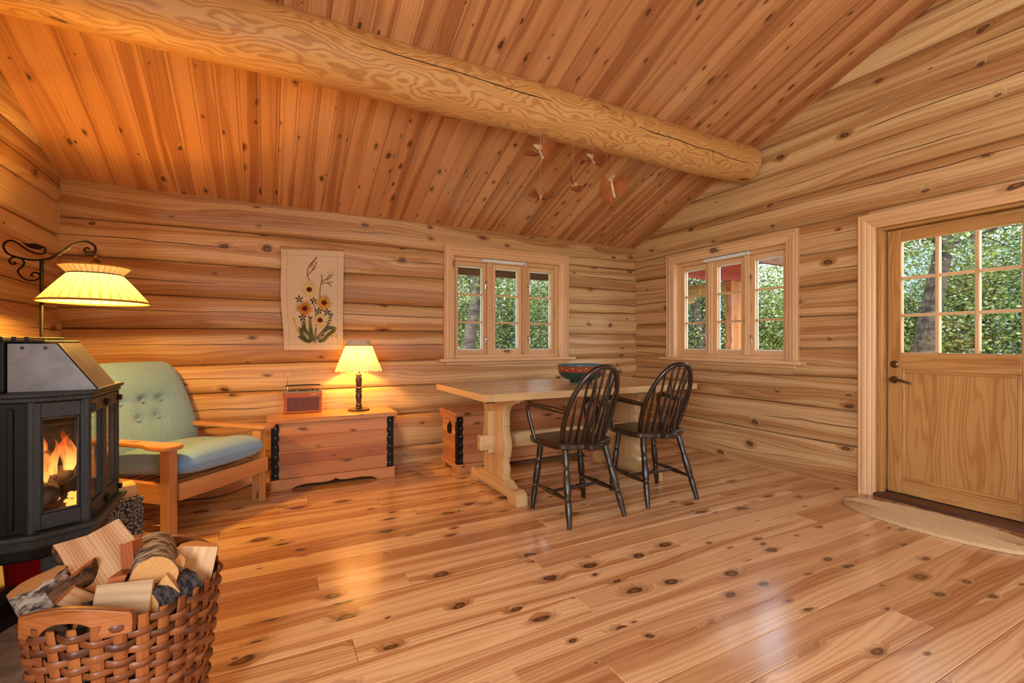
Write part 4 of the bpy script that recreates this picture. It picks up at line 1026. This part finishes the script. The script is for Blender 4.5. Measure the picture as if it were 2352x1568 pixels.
MB().lathe([(.068, zh1 + .01), (.068, 2.95 - HZ)], 24, c=(-.14, -.10, 0)).build('flue_pipe', SK, sv, smooth=60)

# items around the stove
LE = NT('lightweight_concrete'); tc = LE.n('ShaderNodeTexCoord'); vo = LE.n('ShaderNodeTexVoronoi'); vo.inputs['Scale'].default_value = 95; LE.l(tc.outputs['Object'], vo.inputs['Vector'])
LE.bsdf(LE.mix(LE.mr(vo.outputs['Distance'], .1, .75), S(176, 172, 166), S(54, 52, 50)), .95, 0, LE.bump(LE.math('SUBTRACT', 1., vo.outputs['Distance']), 1., .012))
blk = MB(); nb_ = 22
def pebbly(x0, x1, y0, y1, z0, z1):
    m_ = MB().box(x0, x1, y0, y1, z0, z1); me = m_.mesh('concrete_block', LE.m)
    bm = bmesh.new(); bm.from_mesh(me); bmesh.ops.subdivide_edges(bm, edges=bm.edges, cuts=20, use_grid_fill=True)
    rr = random.Random(5)
    for v in bm.verts:
        v.co += Vector((rr.uniform(-1, 1), rr.uniform(-1, 1), rr.uniform(-1, 1))) * .0028
    bm.to_mesh(me); bm.free(); return me
cb_ = tag(link('concrete_block', pebbly(-.11, .11, -.075, .075, 0, .29)), 'rough grey lightweight concrete block behind the stove', 'block'); cb_.location = (-4.575, -1.205, HZ + .001); cb_.rotation_euler = (0, 0, R(-62))
wbk = tag(MB().box(-.075, .075, -.055, .055, 0, .06).build('wood_offcut', wood('pale_offcut', S(226, 192, 138), S(200, 156, 100), kd=0, rough=.6, tint=0), bevel=.002), 'pale wooden offcut lying on the concrete block', 'wood'); wbk.location = (-4.575, -1.235, HZ + .294); wbk.rotation_euler = (0, 0, R(20))
ex = thing('fire_bucket', 'red metal bucket standing on the hearth beneath the stove', 'bucket', (-4.83, -1.43, HZ))
RED = plain('red_enamel', S(176, 22, 20), .3, 0, .08, 10)
MB().lathe([(0, 0), (.075, 0), (.09, .20), (.094, .205), (.09, .205), (.073, .01), (0, .01)], 28).build('body', RED, ex, smooth=40)
MB().tube([(.092 * cos(pi * k / 16), 0, .19 + .05 * sin(pi * k / 16)) for k in range(17)], .003, 6).build('bail_handle', M['chrome'], ex, smooth=60)
sh = thing('ash_shovel', 'black metal ash pan lying on the hearth left of the stove leg', 'shovel', (-4.80, -1.70, HZ), R(-25))
MB().prism([(-.09, 0), (.09, 0), (.11, .05), (.10, .05), (.082, .008), (-.082, .008), (-.10, .05), (-.11, .05)], -.13, .13, lambda a, b, q: (a, q, b)).build('pan', SK, sh)
MB().tube([(0, .13, .03), (0, .22, .05), (0, .30, .05)], .009, 8).build('handle', SK, sh, smooth=60)

# ------------------------------------------------------------------ firewood basket
BC = Vector((-4.228, -2.635, 0)); RZ = .425
bk = thing('wicker_basket', 'woven willow log basket with wooden handles in front of the stove', 'basket', tuple(BC))
WIK = wood('willow', S(160, 96, 50), S(92, 50, 26), kd=0, rough=.45, tint=.28, freq=90, coat=.1); WIK2 = wood('willow_stake', S(176, 106, 52), S(118, 64, 32), kd=0, rough=.5, tint=.2, freq=90)
def brad(z, a): 
    t = z / RZ; r_ = .158 + .052 * t ** .8
    return r_ * (1 + .04 * cos(2 * (a - R(60))))
NS = 30; NRW = 20
for k in range(NS):
    a = 2 * pi * k / NS
    P = [(brad(z, a) * cos(a), brad(z, a) * sin(a), z) for z in [.006 + (RZ + .004) * j / 7 for j in range(8)]]
    MB().tube(P, [.0135] * 7 + [.010], 8, flat=.3, up=(-sin(a), cos(a), 0)).build('stake', WIK2, bk, smooth=60)
rb_ = random.Random(8)
for rI in range(NRW):
    z = .02 + (RZ - .03) * rI / (NRW - 1); P = []; n_ = NS * 4
    ph = rb_.uniform(0, 6)
    for j in range(n_ + 1):
        a = 2 * pi * j / n_; sgn = 1 if rI % 2 == 0 else -1
        r_ = brad(z, a) + .0085 * sgn * cos(NS * a / 2.0) * 1.0
        P.append((r_ * cos(a), r_ * sin(a), z + .0035 * sin(3 * a + ph) + .002 * sin(11 * a + ph)))
    MB().tube(P, .0086, 6, flat=.38, up=(0, 0, 1), cap=False).build('weaver', WIK, bk, smooth=60)
MB().lathe([(0, 0), (.156, 0), (.158, .012), (0, .012)], 30).build('bottom', WIK2, bk)
def handle(ang_):
    hp_ = catmull([(-.125, -.035, 0), (-.125, .012, 0), (-.11, .022, 0), (-.06, .038, 0), (0, .046, 0), (.06, .038, 0), (.11, .022, 0), (.125, .012, 0), (.125, -.035, 0)], 3)
    inn = catmull([(.066, -.035, 0), (.058, -.012, 0), (.03, .006, 0), (0, .010, 0), (-.03, .006, 0), (-.058, -.012, 0), (-.066, -.035, 0)], 3)
    poly = [(p.x, p.y) for p in hp_] + [(p.x, p.y) for p in inn]
    rr = brad(RZ, ang_) - .012
    t_ = Vector((-sin(ang_), cos(ang_), 0)); n_ = Vector((cos(ang_), sin(ang_), 0))
    MB().prism(poly, -.009, .009, lambda a, b, q: tuple(t_ * a + n_ * (rr + q - a * a * 1.8) + Vector((0, 0, RZ + .012 + b)))).build('handle', WIK2, bk, bevel=.004)
handle(R(-112)); handle(R(66))

# firewood, every piece its own thing
def bark_mat(name, c1, c2, sc):
    N = NT(name); uv = N.n('ShaderNodeUVMap', uv_map='UVMap'); p = N.vmul(uv.outputs[0], (sc, sc * .35, 1)); n1 = N.noise(p, 1, 4, .65)
    N.bsdf(N.mix(N.mr(n1, .42, .60), c1, c2), .9, 0, N.bump(n1, .9, .008)); return N.m
def end_mat(name, c1, c2):
    N = NT(name); uv = N.n('ShaderNodeUVMap', uv_map='UVMap'); ln = N.n('ShaderNodeVectorMath', operation='LENGTH'); N.l(uv.outputs[0], ln.inputs[0])
    nz = N.noise(N.vmul(uv.outputs[0], (30, 160, 1)), 1, 2); s_ = N.math('SINE', N.math('ADD', N.math('MULTIPLY', ln.outputs['Value'], 1500), N.math('MULTIPLY', nz, 5)))
    N.bsdf(N.mix(N.math('ADD', N.math('MULTIPLY', s_, .2), nz, clamp=True), c1, c2), .85, 0, N.bump(nz, .4, .002)); return N.m
BK1 = bark_mat('birch_bark', S(176, 164, 148), S(62, 48, 38), 55); BK2 = bark_mat('brown_bark', S(110, 74, 48), S(48, 32, 22), 60); BK3 = bark_mat('dark_bark', S(84, 80, 80), S(26, 24, 26), 80)
EN1 = end_mat('sawn_end', S(224, 176, 110), S(190, 134, 74)); EN2 = end_mat('sawn_end_red', S(196, 116, 62), S(156, 82, 40))
SP1 = wood('split_pale', S(228, 196, 150), S(190, 138, 86), kd=0, rough=.8, tint=.1, freq=90, bump=.8); SP2 = wood('split_red', S(176, 98, 52), S(126, 62, 32), kd=0, rough=.8, tint=.1, freq=90, bump=.8)
SP3 = wood('split_weathered', S(196, 170, 132), S(132, 92, 58), kd=0, rough=.85, tint=.1, freq=70, bump=1., stripe=.9)
def firewood(label, p0, p1, r_, frac, roll, mats):
    """p0 = end shown, p1 = far end; frac = fraction of the round kept (1 = whole round)"""
    p0, p1 = [Vector((BC.x + (q[0] - BC.x) * .9, BC.y + (q[1] - BC.y) * .9, q[2])) for q in (p0, p1)]; d = (p1 - p0); L = d.length; d.normalize()
    X = d.orthogonal().normalized(); Y = d.cross(X); rr = random.Random(int(abs(p0.x * 9173 + p0.y * 771 + roll * 10)))
    if frac >= .99: prof = [(cos(2 * pi * k / 22), sin(2 * pi * k / 22)) for k in range(22)]; flat = 0
    else:
        n_ = max(4, int(22 * frac)); prof = [(cos(2 * pi * frac * k / n_), sin(2 * pi * frac * k / n_)) for k in range(n_ + 1)]
        if abs(frac - .5) > .03: prof += [(.03, .02)]
        flat = 1 if abs(frac - .5) <= .03 else 2
    m = len(prof); cyx = sum(a for a, b in prof) / m; cyy = sum(b for a, b in prof) / m
    mb = MB(); rows = []
    jit = [1 + rr.uniform(-.05, .05) for _ in prof]
    for i in range(7):
        t = i / 6; ring = []
        for (a, b), j_ in zip(prof, jit):
            q = r_ * (j_ + rr.uniform(-.02, .02)); a2, b2 = (a - cyx) * q, (b - cyy) * q
            ca, sa = cos(roll), sin(roll); e = (rr.uniform(-.004, .004) if i in (0, 6) else 0)
            ring.append(p0 - BC + d * (L * t + e) + X * (a2 * ca - b2 * sa) + Y * (a2 * sa + b2 * ca))
        rows.append(ring)
    F = [[], []]
    vs = [p for r2 in rows for p in r2]
    for i in range(6):
        for k in range(m):
            k2 = (k + 1) % m; isflat = flat and k >= m - flat
            u = [(L * i / 6, k * .3 * r_), (L * i / 6, (k + 1) * .3 * r_), (L * (i + 1) / 6, (k + 1) * .3 * r_), (L * (i + 1) / 6, k * .3 * r_)]
            if isflat: u = [(L * i / 6, 0), (L * i / 6, r_), (L * (i + 1) / 6, r_), (L * (i + 1) / 6, 0)]
            b0 = len(mb.v)
            mb.f.append([i * m + k, i * m + k2, (i + 1) * m + k2, (i + 1) * m + k]); mb.uv.append(u); mb.mi.append(2 if isflat else 0)
    mb.v = [tuple(p) for p in vs]
    for i in (0, 6):
        fc = [i * m + k for k in range(m)]; mb.f.append(fc); mb.uv.append([((a - cyx) * r_, (b - cyy) * r_) for a, b in prof]); mb.mi.append(1)
    o = mb.build('firewood', mats, smooth=35); o.location = BC
    return tag(o, label, 'firewood', 'firewood heaped in the basket')
firewood('round birch log at the left edge of the basket, sawn end up', (-4.440, -2.64, .487), (-4.33, -2.62, .22), .056, 1, 0, [BK1, EN1, SP1])
firewood('reddish split log stub next to the leftmost round log', (-4.385, -2.60, .478), (-4.27, -2.62, .25), .072, .8, .6, [BK2, EN2, SP2])
firewood('big half log with brown bark and white split face at the back', (-4.372, -2.47, .515), (-4.235, -2.66, .40), .078, .55, 5.4, [BK2, EN1, SP1])
firewood('large round log with grey bark on top, sawn end facing out', (-4.152, -2.745, .478), (-4.196, -2.475, .468), .052, 1, 0, [BK1, EN1, SP1])
firewood('tall split slab standing at the right rim of the basket', (-4.048, -2.60, .500), (-4.092, -2.63, .28), .052, .5, 1.0, [BK3, EN1, SP1])
firewood('short squared billet lying behind the right slab', (-4.075, -2.64, .455), (-4.135, -2.50, .44), .032, .26, .4, [SP1, EN1, SP1])
firewood('small reddish billet in the middle below the big half log', (-4.245, -2.735, .470), (-4.23, -2.56, .44), .040, .3, .8, [SP2, EN2, SP2])
firewood('small pale billet beside the reddish billet in the middle', (-4.205, -2.75, .455), (-4.185, -2.60, .44), .036, .3, 2.2, [SP1, EN1, SP1])
firewood('pale split log lying along the front handle', (-4.275, -2.775, .452), (-4.150, -2.770, .440), .042, .5, 3.6, [SP3, EN1, SP3])
firewood('split log with black bark lying at the front right rim', (-4.150, -2.790, .425), (-4.055, -2.700, .425), .055, .5, .3, [BK3, EN1, SP1])
firewood('thin upright reddish splinter left of the large round log', (-4.235, -2.60, .54), (-4.215, -2.64, .40), .040, .22, 1.4, [SP2, EN2, SP2])
firewood('narrow reddish billet standing at the back of the heap', (-4.290, -2.49, .52), (-4.26, -2.53, .36), .038, .28, 2.0, [SP2, EN1, SP2])
firewood('pale chunk at the very back of the heap', (-4.262, -2.43, .505), (-4.24, -2.50, .38), .034, .3, 0, [SP1, EN1, SP1])
firewood('wide split log under the large round log', (-4.125, -2.76, .425), (-4.10, -2.56, .42), .058, .4, 2.4, [BK2, EN1, SP1])
firewood('reddish split log low behind the front handle', (-4.33, -2.74, .40), (-4.20, -2.70, .38), .055, .5, 4.0, [SP2, EN2, BK2])
firewood('dark half log at the bottom left of the heap', (-4.30, -2.68, .40), (-4.16, -2.56, .34), .07, .55, 2.0, [BK2, EN2, SP2])
firewood('half log low in the right side of the basket', (-4.10, -2.69, .36), (-4.17, -2.54, .34), .07, .55, 1.0, [BK2, EN1, SP1])

firewood('pale splinter leaning between the slab and the large round log', (-4.09, -2.70, .495), (-4.12, -2.60, .40), .030, .24, 3.0, [SP1, EN1, SP1])
firewood('brown barked quarter log between the two left logs', (-4.36, -2.70, .465), (-4.24, -2.66, .36), .050, .3, 5.0, [BK2, EN2, SP1])
firewood('small dark barked piece tucked behind the front handle', (-4.31, -2.79, .43), (-4.22, -2.72, .40), .034, .4, 1.2, [BK3, EN2, SP2])

# lamp cord on the floor and a hook on the left wall
tag(MB().tube(catmull([(-3.90, -.06, .006), (-4.02, -.16, .006), (-4.12, -.30, .006), (-4.30, -.36, .006), (-4.55, -.25, .006), (-4.75, -.12, .006)], 8), .0035, 6).build('power_cord', M['black'], smooth=60), 'black power cord on the floor under the armchair', 'cord')

# ------------------------------------------------------------------ outdoors
GRS = plain('meadow_ground', S(204, 204, 160), .95, 0, .2, 1.2, .3, .05, color2=S(150, 160, 108))  # ground colour paled to bounce more daylight up to the ceiling
gp = []
rg_ = random.Random(3)
for i in range(31):
    row = []
    for j in range(31):
        x_ = -40 + 80 * j / 30; y_ = -40 + 80 * i / 30; r_ = max(0, math.hypot(x_ + 2, y_ + 3) - 7)
        row.append((x_, y_, -.5 - .02 * r_ + rg_.uniform(-.1, .1)))
    gp.append(row)
struct(MB().grid(gp).build('ground', GRS, smooth=80), 'green meadow around the cabin')
hm_ = MB(); rows = []
for i in range(7):
    row = []
    for j in range(61):
        a = R(-70) + R(230) * j / 60; q = i / 6; row.append((-2 + (55 + 60 * q) * cos(a), -3 + (55 + 60 * q) * sin(a), -3 + (15 + 5 * sin(j * .35) + 3 * sin(j * .83 + 1)) * q ** .8))
    rows.append(row)
struct(hm_.grid(rows).build('mountain', plain('far_hillside', S(84, 104, 128), .95, 0, .15, .08, color2=S(64, 86, 92)), smooth=80), 'hazy blue mountainside far beyond the trees')  # distance haze put into the blue-grey hillside colour

LEAF = NT('birch_leaf'); oi = LEAF.n('ShaderNodeObjectInfo'); gi = LEAF.n('ShaderNodeNewGeometry')
lc = LEAF.mix(gi.outputs['Random Per Island'], S(96, 122, 34), S(20, 42, 14)); lc = LEAF.mix(LEAF.math('MULTIPLY', oi.outputs['Random'], .35), lc, S(140, 150, 60))
ld = LEAF.n('ShaderNodeBsdfDiffuse'); lt = LEAF.n('ShaderNodeBsdfTranslucent'); lg = LEAF.n('ShaderNodeBsdfGlossy'); lg.inputs['Roughness'].default_value = .35
LEAF.l(lc, ld.inputs[0]); LEAF.l(lc, lt.inputs[0])
mx = LEAF.n('ShaderNodeMixShader'); mx.inputs[0].default_value = .35; LEAF.l(ld.outputs[0], mx.inputs[1]); LEAF.l(lt.outputs[0], mx.inputs[2])
mx2 = LEAF.n('ShaderNodeMixShader'); mx2.inputs[0].default_value = .10; LEAF.l(mx.outputs[0], mx2.inputs[1]); LEAF.l(lg.outputs[0], mx2.inputs[2]); LEAF.l(mx2.outputs[0], LEAF.out.inputs[0])
TRK = bark_mat('tree_bark', S(66, 58, 50), S(30, 25, 21), 14)
def tree_mesh(seed, H, spread, nleaf, lean_=0., low=.12):
    r_ = random.Random(seed); tr_ = MB(); P = []
    for k in range(13):
        t = k / 12; P.append((lean_ * t * t * H + .12 * sin(t * 4 + seed), .10 * sin(t * 5 + seed * 2), H * .92 * t))
    tr_.tube(P, [.13 * (1 - t / 12 * .85) + .01 for t in range(13)], 9)
    tips = []
    for b in range(26):
        t = r_.uniform(low, .97); base = Vector(P[int(t * 12)]); a = r_.uniform(0, 2 * pi); L = spread * (1.15 - t * .75) * r_.uniform(.7, 1.15)
        Q = [base]; dirv = Vector((cos(a), sin(a), r_.uniform(.15, .7)))
        for j in range(1, 5): Q.append(base + dirv * (L * j / 4) + Vector((r_.uniform(-.1, .1), r_.uniform(-.1, .1), -.10 * (j / 4) ** 2 * L + r_.uniform(-.06, .06))))
        tr_.tube(Q, [.032 * (1.1 - t), .026 * (1.1 - t), .02 * (1.1 - t), .014 * (1.1 - t), .006], 5)
        tips += [(Q[2], .55), (Q[3], .6), (Q[4], .6)]
        for s_ in range(3):
            i0 = r_.randint(1, 3); a2 = a + r_.uniform(-1.2, 1.2); e = Q[i0] + Vector((cos(a2), sin(a2), r_.uniform(-.4, .5))) * L * .4
            tr_.tube([Q[i0], Q[i0].lerp(e, .5) + Vector((0, 0, .04)), e], [.012, .008, .004], 4); tips.append((e, .5))
    vs = []; fs = []
    for k in range(nleaf):
        c, rad_ = tips[r_.randrange(len(tips))]; g = lambda: max(-2.2, min(2.2, r_.gauss(0, 1))) * rad_ * .45
        c = Vector((c.x + g(), c.y + g(), c.z + g() * .9)); s_ = r_.uniform(.016, .031)
        u = Vector((r_.gauss(0, 1), r_.gauss(0, 1), r_.gauss(0, .6))).normalized(); v = u.orthogonal().normalized(); n_ = u.cross(v)
        v = (v * cos(r_.uniform(0, 6)) + n_ * sin(r_.uniform(0, 6))); v = (v - u * v.dot(u)); v = v.normalized() if v.length > .01 else u.orthogonal().normalized(); w_ = u.cross(v) * (s_ * .18)
        b = len(vs); vs += [tuple(c - u * s_), tuple(c + v * s_ * .62 + w_), tuple(c + u * s_), tuple(c - v * s_ * .62 + w_)]; fs.append((b, b + 1, b + 2, b + 3))
    me = bpy.data.meshes.new('foliage'); me.from_pydata(vs, [], fs); me.materials.append(LEAF.m); me.update()
    return tr_.mesh('trunk', TRK, 60), me
TM = [tree_mesh(1, 4.5, 1.7, 26000), tree_mesh(2, 4.1, 1.5, 22000, .04), tree_mesh(5, 5.0, 1.8, 26000, -.03), tree_mesh(9, 3.0, 1.5, 22000, 0, .05), tree_mesh(4, 4.8, 1.7, 9000, .055, .6)]
TP = [(-3.2, 6.2, 0), (-1.7, 7.2, 1), (-.55, 4.4, 1), (.1, 7.2, 2), (1.0, 5.4, 0), (1.9, 7.6, 2), (2.7, 5.6, 1), (3.9, 6.6, 0), (4.6, 4.4, 1), (5.8, 5.6, 2), (5.3, 2.6, 0), (7.2, 3.6, 2), (6.4, 1.0, 1), (7.8, -.6, 2), (5.2, -.2, 0), (6.6, -2.4, 0), (8.4, -3.8, 2), (5.6, -4.2, 1), (-5.2, 6.8, 2),
      (-.9, 5.8, 3), (.6, 4.3, 3), (2.1, 4.8, 3), (3.4, 4.6, 3), (4.9, 3.3, 3), (6.2, 2.3, 3), (5.6, .9, 3), (6.4, -1.2, 3), (5.9, -2.9, 3), (7.6, 1.4, 3), (1.5, 8.6, 3), (3.3, 8.0, 3), (-1.02, 2.75, 4), (3.2, -1.62, 4), (3.9, 2.4, 4)]
KIND = ['leafy birch', 'slender young birch', 'tall broad birch', 'low leafy shrub', 'leaning birch with bare dark trunk']
rt_ = random.Random(21)
def spot(x_, y_):
    return 'outside the back window' if (x_ < 2.4 and y_ > 3) else ('outside the porch window' if y_ > 1.2 else 'outside the door')
keyed = {}
for (x_, y_, k) in TP: keyed.setdefault((k, spot(x_, y_)), []).append((atan2(x_ + 3.9, y_ + 4.3), x_, y_))
ORD = ['first', 'second', 'third', 'fourth', 'fifth', 'sixth']
for (x_, y_, k) in TP:
    lb = '%s %s' % (KIND[k], spot(x_, y_)); grp = sorted(keyed[(k, spot(x_, y_))]); i_ = [q[1:] for q in grp].index((x_, y_))
    lab = lb if len(grp) == 1 else '%s, %s from the left' % (lb, ORD[i_])
    t = thing('shrub' if k == 3 else 'birch_tree', lab, 'shrub' if k == 3 else 'tree', (x_, y_, -.75), (rt_.uniform(0, 6.28) if k < 4 else {-1.02: .6, 3.2: -1.3, 3.9: 2.2}[x_]), 'trees and shrubs around the cabin')
    s_ = rt_.uniform(.9, 1.15); t.scale = (s_, s_, s_)
    link('trunk', TM[k][0], t); f_ = link('foliage', TM[k][1], t); f_['kind'] = 'stuff'

# porch beyond the right wall and eaves board beyond the back window
BRW = wood('porch_stain', S(96, 58, 40), S(70, 40, 28), kd=.2, rough=.7, tint=.1); PST = wood('porch_post', S(190, 116, 56), S(150, 84, 38), kd=.2, rough=.7, tint=.1); BRD2 = wood('porch_red', S(168, 52, 40), S(140, 38, 32), kd=.1, rough=.6, tint=.05); WTH = wood('porch_weathered', S(186, 146, 92), S(140, 104, 66), kd=.2, rough=.8)
pc = thing('porch', 'stained wooden porch with carved post and red beam outside the side window', 'porch', (1.62, -.10, 0))
pw_ = [(0, .12), (.22, .12), (.26, .075), (.30, .11), (.40, .115), (.46, .07), (.54, .07), (.60, .115), (.66, .12), (.70, .09), (.74, .105)]
zz = lambda t: -.5 + t * 2.42
hl = [(.11, -.5), (.11, .55), (.075, .60), (.11, .66), (.112, .74), (.07, .82), (.068, .92), (.10, .98), (.112, 1.06), (.085, 1.12), (.10, 1.2), (.10, 1.92)]
MB().prism([(w_, z_) for w_, z_ in hl] + [(-w_, z_) for w_, z_ in hl[::-1]], -.05, .05, lambda a, b, q: (a, q, b), g=1).build('carved_post', PST, pc, bevel=.006)
MB().box(-1.43, .30, -.07, .07, 1.92, 2.16).build('red_beam', BRD2, pc, bevel=.006)
MB().box(-1.43, .25, .85, .97, 1.70, 1.92).build('tie_beam', WTH, pc, bevel=.006)
MB().box(.02, .14, .0, 1.6, 1.80, 1.94, g=1).build('eave_beam', WTH, pc, bevel=.006)
for k in range(9): MB().box(-1.43, .55, -.55 + k * .26, -.30 + k * .26, 2.19 - .0 * k, 2.215).build('roof_board', WTH, pc)
MB().prism([(-.62, 2.05), (-.56, 2.05), (.1, 2.40), (.1, 2.55), (-.62, 2.19)], -1.43, .58, lambda a, b, q: (q, a, b), g=2).build('fascia', BRW, pc)
eb = tag(MB().box(XL - .4, .5, .62, .66, 1.86, 2.05).build('eaves_board', BRW, bevel=.004), 'dark brown eaves board seen at the top of the back window', 'eaves')
rfm_ = struct(MB().prism([(.15, Z0 + .06), (.70, Z0 - .16), (.70, Z0 - .12), (.15, Z0 + .10)], XL - .4, .5, lambda a, b, q: (q, a, b), g=2).build('roof_overhang', BRW), 'roof overhang outside the back wall')
